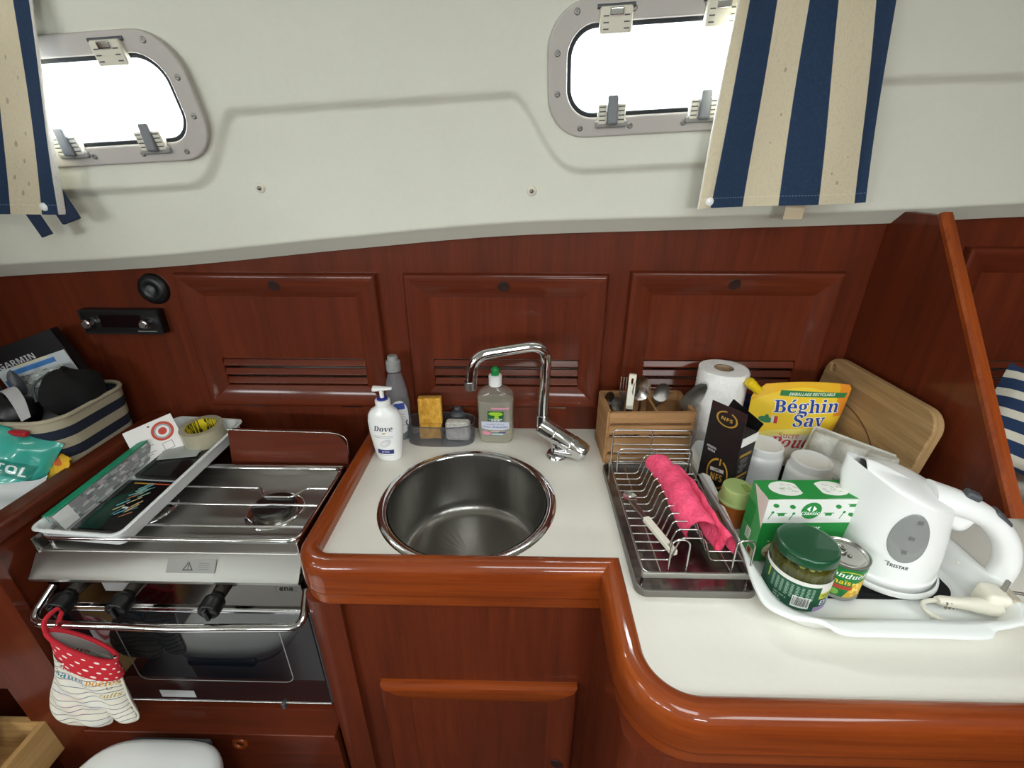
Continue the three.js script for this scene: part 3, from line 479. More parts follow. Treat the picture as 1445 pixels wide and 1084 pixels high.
// oven glove hanging on the grab rail
{
  const g = thing('oven_glove', 'white striped oven glove with red polka-dot cuff hanging from the oven rail', 'oven glove', [-0.802, 0.79, -0.535]);
  g.scale.set(0.80, 0.93, 0.9); g.rotation.z = -0.10;
  // outline (local x, y), palm left, thumb right
  const out = [[-0.034, -0.012], [-0.04, -0.06], [-0.060, -0.13], [-0.096, -0.2], [-0.112, -0.245], [-0.108, -0.272], [-0.088, -0.292], [-0.055, -0.302], [-0.015, -0.302], [0.016, -0.292], [0.026, -0.272], [0.028, -0.25], [0.026, -0.232], [0.031, -0.243], [0.040, -0.262], [0.054, -0.276], [0.074, -0.279], [0.090, -0.268], [0.094, -0.25], [0.089, -0.21], [0.089, -0.15], [0.092, -0.1], [0.094, -0.066]];
  const cv = new THREE.CatmullRomCurve3(out.map(([x, y]) => V(x, y, 0)), false, 'centripetal').getPoints(110), poly = cv.map((p) => [p.x, p.y]);
  const inside = (x, y) => { let r = false; for (let i = 0, j = poly.length - 1; i < poly.length; j = i++) { const [a, b] = poly[i], [c, d] = poly[j]; if ((b > y) !== (d > y) && x < (c - a) * (y - b) / (d - b) + a) r = !r; } return r; };
  const dist = (x, y) => { let m = 1e9; for (let i = 0; i < poly.length - 1; i++) { const [a, b] = poly[i], [c, d] = poly[i + 1], l = (c - a) ** 2 + (d - b) ** 2, t = Math.max(0, Math.min(1, ((x - a) * (c - a) + (y - b) * (d - b)) / l)); m = Math.min(m, Math.hypot(x - a - t * (c - a), y - b - t * (d - b))); } return m; };
  const tex = canvasTex(700, 1000, (c, w, h) => {
    const X = (x) => (x + 0.12) / 0.224 * w, Y = (y) => -y / 0.32 * h;
    c.fillStyle = '#e6e2d2'; c.fillRect(0, 0, w, h);
    const r = rng(6); for (let i = 0; i < 14; i++) { c.fillStyle = ['rgba(240,170,170,0.12)', 'rgba(200,200,230,0.16)', 'rgba(240,230,190,0.2)'][i % 3]; c.beginPath(); c.ellipse(r() * w, h * (0.35 + r() * 0.6), 60 + r() * 60, 40 + r() * 30, 0, 0, 7); c.fill(); }
    c.strokeStyle = '#4a4a78'; c.lineWidth = 5; for (let k = 0; k < 15; k++) { const y = -0.075 - k * 0.0165; c.beginPath(); for (let i = 0; i <= 40; i++) { const x = -0.12 + 0.224 * i / 40, yy = y + 0.005 * Math.sin(i * 0.33 + k * 0.8) - 0.10 * Math.max(0, x + 0.02) * (k < 5 ? 1 : 0.2); i ? c.lineTo(X(x), Y(yy)) : c.moveTo(X(x), Y(yy)); } c.stroke(); }
    const word = (t, x, y, a, col, sz) => { c.save(); c.translate(X(x), Y(y)); c.rotate(a); c.font = 'italic bold ' + sz + 'px serif'; c.fillStyle = col; c.fillText(t, 0, 0); c.restore(); };
    word('les', -0.018, -0.082, 0.5, '#b8404a', 62); word('sauts', -0.042, -0.112, 0.28, '#2f7f8c', 76); word('poêlés', 0.026, -0.128, 0.22, '#cc8a2c', 62); word('cuits', 0.046, -0.165, 0.3, '#b59a52', 50);
    c.strokeStyle = '#333'; c.lineWidth = 3; for (const [x, y] of [[-0.03, -0.06], [-0.036, -0.095], [0.03, -0.105], [0.018, -0.14], [0.07, -0.145]]) { c.beginPath(); c.arc(X(x), Y(y), 14, 0, 4); c.stroke(); }
  });
  const cuff = canvasTex(512, 160, (c, w, h) => { c.fillStyle = '#c4202f'; c.fillRect(0, 0, w, h); c.fillStyle = '#f2e6dc'; for (let r = 0; r < 4; r++) for (let i = 0; i < 16; i++) { c.beginPath(); c.arc(16 + i * 32 + (r % 2) * 16, 26 + r * 38, 5.5 + (i * 7 + r) % 3, 0, 7); c.fill(); } });
  const side = (sgn) => { // pillow-shaped face
    const N = 74, pos = [], uv = [], idx = [], id = new Map(), st = 0.0031;
    const vert = (i, j) => { const k = i * 1000 + j; if (!id.has(k)) { const x = -0.118 + i * st, y = -0.306 + j * st, d = inside(x, y) ? dist(x, y) : 0; id.set(k, pos.length / 3); const puff = 0.019 * Math.sqrt(Math.min(1, d / 0.03)) * (1 + 0.12 * Math.sin(x * 90 + y * 60)); pos.push(x, y, sgn * puff); uv.push((x + 0.12) / 0.224, 1 + y / 0.32); } return id.get(k); };
    for (let i = 0; i < N; i++) for (let j = 0; j < 100; j++) { const cx = -0.118 + (i + 0.5) * st, cy = -0.306 + (j + 0.5) * st; if (!inside(cx, cy) || cy > -0.054 - Math.max(0, (cx + 0.034)) * 0.42) continue; const a = vert(i, j), b = vert(i + 1, j), c = vert(i + 1, j + 1), d = vert(i, j + 1); sgn > 0 ? idx.push(a, b, c, a, c, d) : idx.push(a, c, b, a, d, c); }
    const gg = new THREE.BufferGeometry(); gg.setAttribute('position', new THREE.Float32BufferAttribute(pos, 3)); gg.setAttribute('uv', new THREE.Float32BufferAttribute(uv, 2)); gg.setIndex(idx); gg.computeVertexNormals(); return gg;
  };
  const fabric = std(0xffffff, 0.95, { map: tex, side: THREE.DoubleSide });
  M('mitten', merge([side(1), side(-1)]), fabric, g);
  M('seam', sweepRound(cv.filter((p) => p.y < -0.05).map((p) => p.clone()), 0.0028, 6, false), fabric, g);
  const band = (drop, lift, rr) => { const R = []; for (let i = 0; i <= 6; i++) { const f = i / 6, row = []; for (let j = 0; j < 40; j++) { const a = j / 40 * 2 * PI, u = 0.5 + 0.5 * Math.cos(a), x = -0.036 + u * 0.131; const top = -0.008 - u * 0.066 + lift * Math.sin(a), yb = -0.064 - u * 0.062; row.push(V(x + 0.001, top + (yb - top) * f, (0.015 + 0.0085 * f + rr) * Math.sin(a))); } R.unshift(row); } return grid(R, { loop: true }); };
  M('cuff', band(0, 0, 0.002), std(0xffffff, 0.95, { map: cuff, side: THREE.DoubleSide }), g);
  M('cuff_lining', band(0, 0, -0.0015), std(0xcfc6c2, 0.95, { side: THREE.DoubleSide }), g);
  M('cuff_binding', sweepRound(Array.from({ length: 49 }, (_, j) => { const a = j / 48 * 2 * PI, u = 0.5 + 0.5 * Math.cos(a); return V(-0.035 + u * 0.131, -0.008 - u * 0.066, 0.0155 * Math.sin(a)); }), 0.0042, 8, true), std(0xc02230, 0.95), g);
  M('hanging_loop', wire([[-0.034, -0.014, 0.004], [-0.036, 0.018, 0.0], [-0.030, 0.026, -0.02], [-0.026, 0.02, -0.036], [-0.028, -0.01, -0.012]], 0.0045, 0.012, 8), std(0xc02230, 0.95), g);
}
// white bin and the open plywood drawer
{
  const b = thing('waste_bin', 'white plastic bin with rounded lid on the cabin floor', 'bin', [-0.695, 0, -0.342]);
  const sec = (y, k) => [y, 0.140 * k, 0.172 * k, 4];
  M('bin_body', oval([sec(0.002, 0.86), sec(0.06, 0.9), sec(0.44, 1.0), sec(0.462, 1.0)], 56).geo, mat.white, b);
  M('rim_gap', oval([sec(0.462, 0.98), sec(0.472, 0.98)], 56).geo, mat.rubber, b);
  M('lid', oval([sec(0.472, 1.02), sec(0.476, 1.035), sec(0.492, 1.035), sec(0.5, 1.015), sec(0.506, 0.96), sec(0.5105, 0.8), sec(0.513, 0.4), sec(0.5135, 0.02)], 56).geo, mat.white, b);
  M('lid_hinge', at(rbox(0.16, 0.02, 0.02, 0.006), 0, 0.478, -0.176), mat.darkGrey, b);
  const d = thing('drawer', 'open pale plywood drawer below the side locker', 'drawer', [-1.132, 0.36, -0.41]);
  M('side_board', wuv(at(rbox(0.012, 0.1, 0.33, 0.001), 0.122, 0.05, 0), 'z'), mat.ply, d); M('side_board', wuv(at(rbox(0.012, 0.1, 0.33, 0.001), -0.122, 0.05, 0), 'z'), mat.ply, d);
  M('back_board', wuv(at(rbox(0.232, 0.1, 0.012, 0.001), 0, 0.05, -0.158), 'x'), mat.ply, d); M('front_board', wuv(at(rbox(0.28, 0.13, 0.016, 0.002), 0, 0.055, 0.172), 'x'), mat.wood, d);
  M('bottom_board', wuv(at(box(0.24, 0.008, 0.32), 0, 0.004, 0), 'x'), mat.ply, d);
  const p = tag(M('paper_packet', (() => { const R = []; for (let i = 0; i <= 10; i++) { const f = i / 10, row = []; for (let j = 0; j < 28; j++) { const a = -j / 28 * 2 * PI, k = 1 - 0.75 * Math.abs(f - 0.5) ** 3 * 6; row.push(V(0.085 * Math.cos(a), -0.1 + f * 0.2, 0.026 * Math.max(0.12, k) * Math.sin(a) * (1 + 0.15 * Math.sin(i * 2 + j)))); } R.push(row); } return grid(R, { loop: true, cap0: true, cap1: true }); })(), std(0xffffff, 0.7, { map: canvasTex(256, 256, (c) => { c.fillStyle = '#cfc9c8'; c.fillRect(0, 0, 256, 256); const r = rng(9); for (let i = 0; i < 40; i++) { c.fillStyle = i % 3 ? '#9c2a34' : '#d9b3b3'; c.beginPath(); c.ellipse(r() * 256, 150 + r() * 100, 8 + r() * 12, 6 + r() * 8, r() * 3, 0, 7); c.fill(); } }) }), null, [-1.148, 0.445, -0.45]), 'white paper packet with red print lying in the plywood drawer', 'packet');
  p.rotation.set(-1.0, 0.3, 0.2);
}
// round vent and radio on the wall
{
  const v = thing('wall_vent', 'round black ribbed knob vent on the locker wall above the radio', 'vent', [-0.842, 1.279, ZW]);
  v.rotation.x = PI / 2; M('flange', lathe([[0.0001, 0.010], [0.014, 0.010], [0.016, 0.014], [0.026, 0.013], [0.033, 0.008], [0.0355, 0]], 40), mat.black, v);
  for (let k = 0; k < 3; k++) M('rib', at(new THREE.TorusGeometry(0.018 + k * 0.0055, 0.0012, 6, 32), 0, 0.0135 - k * 0.0018, 0, PI / 2), mat.blackMat, v);
  M('centre_knob', lathe([[0.0001, 0.017], [0.009, 0.0165], [0.011, 0.012]], 24), mat.darkGrey, v);
  const r = thing('wall_radio', 'slim black radio with two chrome knobs on the locker wall', 'radio', [-0.928, 1.206, ZW]);
  M('case', rbox(0.186, 0.058, 0.022, 0.004), mat.black, r, [0, 0, 0.011]);
  M('display', rbox(0.098, 0.03, 0.003, 0.001), phy(0x07090f, 0.1, { clearcoat: 1 }), r, [0, 0.002, 0.022]);
  M('bezel', at(ext(ring(rrect(0.186, 0.058, 0.004), rrect(0.176, 0.048, 0.003)), 0.003), 0, 0, 0.021), mat.blackMat, r);
  for (const x of [-0.072, 0.062]) { const k = M('knob', at(lathe([[0.0001, 0.018], [0.009, 0.018], [0.011, 0.015], [0.012, 0.003], [0.0135, 0]], 28), x, -0.002, 0.022, PI / 2), mat.chrome, r); M('knob_face', at(cyl(0.007, 0.007, 0.001, 20), x, -0.002, 0.0405, PI / 2), mat.dull, k); }
  M('button_strip', at(rbox(0.045, 0.0022, 0.002, 0.0005), 0.055, -0.022, 0.0225), mat.grey, r);
}
// ---------- things round the sink ----------
const printed = (tex, rough = 0.5, o = {}) => std(0xffffff, rough, { map: tex, ...o });
const sticker = (tex, rough = 0.45) => new THREE.MeshStandardMaterial({ map: tex, roughness: rough, alphaTest: 0.5 });
{ // pump soap
  const s = thing('pump_soap_bottle', 'white pump soap bottle with blue band beside the sink', 'soap bottle', [-0.303, K, -0.893], -0.1);
  const o = oval([[0.0005, 0.026, 0.018], [0.003, 0.0295, 0.021], [0.03, 0.033, 0.023], [0.07, 0.0385, 0.025], [0.095, 0.0395, 0.025], [0.112, 0.037, 0.024], [0.124, 0.03, 0.021], [0.131, 0.02, 0.017], [0.135, 0.0165, 0.0155]], 48);
  M('bottle', o.geo, mat.white, s);
  M('front_print', o.patch(0.012, 0.112, 148, 32, 0.0004, 28, 20), sticker(canvasTex(512, 640, (c, w, h) => {
    c.clearRect(0, 0, w, h); c.textAlign = 'center'; c.font = 'italic bold 112px serif'; c.fillStyle = '#20264a'; c.fillText('Dove', 270, 190); c.fillStyle = '#b59a54'; c.beginPath(); c.ellipse(280, 225, 30, 11, -0.3, 0, 7); c.fill();
    c.fillStyle = '#8d909c'; for (let i = 0; i < 2; i++) for (let k = 0; k < 14; k++) c.fillRect(120 + k * 21, 270 + i * 22, 14, 8);
    c.fillStyle = '#d2d4d6'; c.beginPath(); c.ellipse(290, 390, 100, 55, -0.5, 0, 7); c.fill(); c.fillStyle = '#e2e4e4'; c.beginPath(); c.ellipse(270, 400, 60, 30, -0.5, 0, 7); c.fill();
    c.fillStyle = '#2b3073'; c.fillRect(120, 500, 300, 74); c.fillStyle = '#dfe2f0'; c.font = 'bold 34px sans-serif'; c.fillText('go fresh', 270, 548); c.fillStyle = '#8d909c'; for (let k = 0; k < 12; k++) c.fillRect(150 + k * 20, 592, 14, 7);
  })), s);
  M('neck', at(lathe([[0.0155, 0], [0.0165, 0.002], [0.0165, 0.014], [0.015, 0.016], [0.0001, 0.016]], 32), 0, 0.1345, 0), mat.white, s);
  M('blue_collar', at(lathe([[0.0115, 0], [0.0115, 0.004], [0.0001, 0.005]], 28), 0, 0.150, 0), std(0x2c2f8c, 0.5), s);
  M('pump_stem', at(cyl(0.0048, 0.0048, 0.022, 16), 0, 0.163, 0), mat.white, s);
  M('pump_head', at((() => { const R = [[0, 0.0045, -0.022], [0.004, 0.010, -0.0225], [0.3, 0.0105, -0.02], [0.6, 0.009, -0.01], [1, 0.0055, 0.018], [1.02, 0.003, 0.0185]].map(([t, r, x]) => { const row = []; for (let j = 0; j < 20; j++) { const a = j / 20 * 2 * PI; row.push(V(x, 0.55 * r * Math.cos(a), r * Math.sin(a))); } return row; }); return grid(R, { loop: true, cap0: true, cap1: true }); })(), 0.005, 0.176, 0, 0, 0.15, 0), mat.white, s);
}
{ // tall clear bottle behind
  const s = thing('clear_bottle', 'tall clear detergent bottle with grey cap behind the pump soap', 'bottle', [-0.298, K, -0.985], 0.25);
  const o = oval([[0.0005, 0.026, 0.02, 2.6], [0.003, 0.029, 0.022, 2.6], [0.09, 0.029, 0.022, 2.6], [0.13, 0.026, 0.02, 2.4], [0.16, 0.019, 0.018], [0.176, 0.014, 0.014]], 40);
  M('bottle', o.geo, phy(0xd4d6da, 0.08, { transmission: 0.82, thickness: 0, ior: 1.45 }), s);
  M('liquid', oval([[0.002, 0.024, 0.018, 2.6], [0.004, 0.027, 0.02, 2.6], [0.055, 0.027, 0.02, 2.6], [0.0555, 0.02, 0.014, 2.6]], 40).geo, phy(0x8fd0c4, 0.1, { transmission: 0.85, thickness: 0 }), s);
  M('front_print', o.patch(0.02, 0.115, 130, 40, 0.0005), sticker(canvasTex(200, 300, (c, w, h) => { c.fillStyle = '#e8e8ea'; c.beginPath(); c.ellipse(100, 160, 90, 140, 0, 0, 7); c.fill(); c.fillStyle = '#3e55a8'; c.fillRect(60, 40, 90, 50); c.fillStyle = '#c2c8d8'; for (let i = 0; i < 5; i++) c.fillRect(50, 130 + i * 22, 100, 9); })), s);
  M('neck_ring', at(lathe([[0.0135, 0], [0.0145, 0.001], [0.0145, 0.006], [0.0135, 0.008]], 24), 0, 0.174, 0), mat.clearPlastic, s);
  M('cap', at(lathe([[0.0165, 0], [0.0168, 0.022], [0.0155, 0.025], [0.012, 0.026], [0.0115, 0.035], [0.010, 0.037], [0.0001, 0.0375]], 32), 0, 0.18, 0), mat.grey, s);
}
{ // smoky caddy with sponges
  const c = thing('sponge_caddy', 'smoky transparent oval sponge caddy behind the sink', 'caddy', [-0.193, K, -0.972]);
  const wall = (k) => oval([[0.001, 0.079 * k, 0.036 * k, 3], [0.004, 0.0815 * k, 0.038 * k, 3], [0.054, 0.083 * k, 0.0395 * k, 3], [0.055, 0.0815 * k, 0.038 * k, 3], [0.0545, 0.0805 * k, 0.037 * k, 3]], 64, false).geo;
  M('dish', wall(1), mat.smoke, c);
  M('base', oval([[0.001, 0.079, 0.036, 3], [0.0025, 0.079, 0.036, 3]], 56).geo, mat.smoke, c);
  M('rim', sweepRound(Array.from({ length: 65 }, (_, i) => { const a = i / 64 * 2 * PI, q = Math.cos(a), r = Math.sin(a); return V(0.0825 * Math.sign(q) * Math.abs(q) ** (2 / 3), 0.055, 0.039 * Math.sign(r) * Math.abs(r) ** (2 / 3)); }), 0.0014, 6, true), phy(0x77777b, 0.15, { transmission: 0.6 }), c);
  M('divider', at(rbox(0.002, 0.045, 0.066, 0.0008), 0.004, 0.026, 0), mat.smoke, c);
  const sp = bumpTex(29, 48, 48);
  const a = thing('yellow_sponge', 'upright yellow sponge in the smoky caddy', 'sponge', [-0.218, K + 0.004, -0.972], 0.08);
  a.rotation.x = -0.06; M('foam', at(rbox(0.056, 0.108, 0.020, 0.004, 4), 0, 0.056, 0), phy(0xffffff, 0.95, { map: speckTex(31, [222, 166, 62], 40), bumpMap: sp, bumpScale: 0.002 }), a);
  M('scouring_pad', at(rbox(0.055, 0.106, 0.006, 0.002), 0, 0.055, -0.013), std(0xb48a3c, 1), a);
  const b = thing('white_scourer', 'white soap-worn scouring pad lying in the smoky caddy', 'sponge', [-0.152, K + 0.004, -0.970], -0.05);
  M('pad', at(rbox(0.06, 0.05, 0.03, 0.009, 4), 0, 0.026, 0), std(0xffffff, 0.95, { map: speckTex(33, [226, 222, 214], 24), bumpMap: sp, bumpScale: 0.003 }), b);
  const k = thing('sink_plug', 'dark grey rubber sink plug behind the sponge caddy', 'plug', [-0.158, K, -1.012]);
  M('plug_body', lathe([[0.0001, 0.06], [0.012, 0.06], [0.014, 0.058], [0.018, 0.054], [0.02, 0.05], [0.02, 0.001], [0.0001, 0.001]], 28), mat.darkGrey, k); M('pull', at(lathe([[0.0001, 0.012], [0.008, 0.011], [0.01, 0.006], [0.005, 0]], 20), 0, 0.06, 0), mat.darkGrey, k);
}
{ // dish liquid
  const s = thing('dish_liquid_bottle', 'clear dish liquid bottle with green spout and white collar under the tap', 'bottle', [-0.0595, K, -0.975], -0.05);
  const o = oval([[0.0006, 0.034, 0.018, 3], [0.004, 0.0405, 0.022, 3], [0.012, 0.0425, 0.0235, 3], [0.05, 0.0435, 0.0235, 3], [0.07, 0.0425, 0.023, 3], [0.1, 0.0438, 0.0235, 3], [0.122, 0.0435, 0.0235, 2.8], [0.134, 0.039, 0.0215, 2.5], [0.142, 0.029, 0.018, 2.2], [0.147, 0.018, 0.015], [0.150, 0.0145, 0.0145]], 56);
  M('bottle', o.geo, phy(0xf0efe8, 0.05, { transmission: 0.9, thickness: 0, ior: 1.45 }), s);
  M('liquid', oval([[0.002, 0.033, 0.0165, 3], [0.005, 0.039, 0.0205, 3], [0.012, 0.041, 0.022, 3], [0.05, 0.042, 0.022, 3], [0.07, 0.041, 0.0215, 3], [0.1, 0.0422, 0.022, 3], [0.113, 0.0422, 0.022, 3]], 56).geo, phy(0xe9e7da, 0.08, { transmission: 0.72, thickness: 0, ior: 1.33 }), s);
  M('front_label', o.patch(0.016, 0.102, 141, 39, 0.0005, 28, 18), sticker(canvasTex(420, 520, (c, w, h) => {
    c.clearRect(0, 0, w, h); c.fillStyle = '#cf8fa0'; c.fillRect(190, 8, 190, 30);
    c.fillStyle = '#1c5a34'; c.fillRect(150, 70, 140, 118); c.fillStyle = '#9cc832'; c.beginPath(); c.ellipse(220, 110, 58, 30, 0, 0, 7); c.fill(); c.beginPath(); c.moveTo(212, 130); c.lineTo(204, 184); c.lineTo(238, 184); c.lineTo(228, 130); c.fill();
    c.fillStyle = '#2a5c3c'; c.fillRect(150, 188, 140, 40); c.fillStyle = '#eef0ec'; c.font = 'bold 28px sans-serif'; c.textAlign = 'center'; c.fillText("L'ARBRE", 220, 208); c.fillText('VERT', 220, 228);
    c.fillStyle = '#c9ccdc'; c.beginPath(); c.moveTo(40, 250); c.quadraticCurveTo(210, 225, 390, 250); c.lineTo(385, 350); c.quadraticCurveTo(210, 400, 50, 350); c.fill(); c.fillStyle = '#3b4668'; c.font = '24px sans-serif'; c.fillText('vaisselle & mains', 215, 290); c.font = 'italic bold 36px serif'; c.fillText('Peaux Sensibles', 215, 335);
    c.fillStyle = '#d98aa2'; c.beginPath(); c.ellipse(120, 430, 66, 30, 0.1, 0, 7); c.fill(); c.fillStyle = '#cfb1a0'; c.fillRect(180, 385, 60, 16); c.fillStyle = '#37437e'; c.fillRect(230, 405, 90, 16); c.fillStyle = '#aecfd6'; c.fillRect(190, 430, 90, 22); c.fillStyle = '#c98'; c.fillRect(330, 410, 50, 8);
  })), s);
  M('collar', at(lathe([[0.0145, 0], [0.0155, 0.001], [0.0155, 0.023], [0.0145, 0.026], [0.0001, 0.026]], 36), 0, 0.149, 0), mat.white, s);
  M('green_spout', at(lathe([[0.009, 0], [0.0088, 0.012], [0.0096, 0.013], [0.0096, 0.016], [0.006, 0.019], [0.0055, 0.021], [0.0001, 0.0215]], 28), 0, 0.174, 0), std(0x0f8a42, 0.4), s);
}
// ---------- cutlery box ----------
{
  const b = thing('cutlery_box', 'square wooden cutlery box behind the dish rack', 'box', [0.284, K, -0.935], 0.03);
  const w = 0.185, h = 0.13, d = 0.105, th = 0.008;
  M('side', wuv(at(box(th, h, d), -w / 2, h / 2, 0), 'z'), mat.beech, b); M('side', wuv(at(box(th, h, d), w / 2, h / 2, 0), 'z'), mat.beech, b);
  M('back', wuv(at(box(w, h, th), 0, h / 2, -d / 2), 'x'), mat.beech, b);
  for (const [y, hh] of [[0.012, 0.024], [0.05, 0.036], [0.087, 0.022], [0.117, 0.026]]) M('front_slat', wuv(at(box(w, hh, th), 0, y, d / 2), 'x', y), mat.beech, b);
  M('front_post', wuv(at(box(0.02, h - 0.01, 0.006), -0.01, h / 2, d / 2 - 0.006), 'y'), mat.beech, b);
  M('bottom', wuv(at(box(w, 0.006, d), 0, 0.003, 0), 'x'), mat.beech, b); M('divider', wuv(at(box(0.005, h * 0.9, d - 0.01), 0.02, h * 0.45, 0), 'z'), mat.beech, b);
}
const CUT = [];
function lay(g, parts, x, y, z, rx, ry, rz) { g.position.set(x, y, z); g.rotation.set(rx, ry, rz); }
function bowlGeo(len, wid, deep) { const R = []; for (let i = 0; i <= 12; i++) { const r = []; for (let j = 0; j <= 12; j++) { const u = i / 12 * 2 - 1, v = (j / 12 * 2 - 1) * Math.sqrt(Math.max(0, 1 - u * u)); r.push(V(wid / 2 * v * (1 - 0.12 * u), len / 2 * u, -deep * (1 - u * u) * (1 - 0.9 * v * v))); } R.push(r); } const a = grid(R), b = a.clone(); b.translate(0, 0, -0.001); return merge([a, b]); }
function spoon(label, len, wid, m, hl) { const t = thing('spoon', label, 'spoon', [0, 0, 0], 0); M('bowl', at(bowlGeo(len, wid, wid * 0.22), 0, hl + len / 2 - 0.002, 0), m, t); M('stem', grid([[0, 0.011], [0.3, 0.009], [0.7, 0.006], [1, 0.005]].map(([f, q]) => [[-1, -1], [1, -1], [1, 1], [-1, 1]].map(([a, b]) => V(a * q / 2, f * hl, b * 0.0011 - 0.004 * Math.sin(f * PI)))), { loop: true, cap0: true, cap1: true, crease: 0.6 }), m, t); return t; }
{
  const inside = (t, x, z, y, rx, ry, rz) => { t.position.set(x, y, z); t.rotation.set(rx, ry, rz); };
  inside(spoon('large upright steel tablespoon in the cutlery box', 0.062, 0.040, mat.steel, 0.13), 0.268, -0.925, K + 0.008, 0.02, 0.05, 0.0);
  inside(spoon('dark tarnished spoon leaning right in the cutlery box', 0.048, 0.034, mat.dull, 0.118), 0.288, -0.955, K + 0.008, -0.05, -0.3, -0.26);
  inside(spoon('small teaspoon lowest in the front of the cutlery box', 0.036, 0.024, mat.steel, 0.09), 0.248, -0.902, K + 0.008, 0.02, 0.6, 0.12);
  inside(spoon('small dull teaspoon at the left side of the cutlery box', 0.036, 0.026, mat.dull, 0.1), 0.216, -0.925, K + 0.008, -0.05, -0.5, -0.02);
  inside(spoon('small bright teaspoon beside the fork in the cutlery box', 0.036, 0.026, mat.steel, 0.106), 0.212, -0.95, K + 0.008, 0.0, 0.4, 0.06);
  inside(spoon('steel serving spoon lying across the cutlery box corner', 0.075, 0.046, mat.dull, 0.1), 0.300, -0.905, K + 0.045, 0.1, 0.2, -0.66);
  const f = thing('fork', 'upright steel fork in the cutlery box', 'fork', [0.233, K + 0.008, -0.938], -0.15);
  M('stem', grid([[0, 0.012], [0.5, 0.008], [0.85, 0.006], [0.9, 0.010], [1, 0.021]].map(([q, w]) => [[-1, -1], [1, -1], [1, 1], [-1, 1]].map(([a, b]) => V(a * w / 2, q * 0.142, b * 0.001))), { loop: true, cap0: true, cap1: true, crease: 0.6 }), mat.steel, f);
  for (let k = 0; k < 4; k++) M('tine', at(rbox(0.0026, 0.042, 0.002, 0.0008, 2), -0.0088 + k * 0.0059, 0.160, 0.001, 0.06), mat.steel, f);
  const k = thing('white_handled_knife', 'upright table knife with white slotted handle in the cutlery box', 'knife', [0.247, K + 0.004, -0.93], -0.25);
  const hs = rrect(0.016, 0.085, 0.002); hs.holes.push(new THREE.Path(rrect(0.0045, 0.016, 0.002, 0, 0.026).getPoints(6)));
  M('handle', at(ext(hs, 0.007, 0.001, 2), 0, 0.152, -0.003), mat.ivory, k); M('blade', at(rbox(0.014, 0.105, 0.0014, 0.0006, 2), 0, 0.058, 0), mat.steel, k);
}
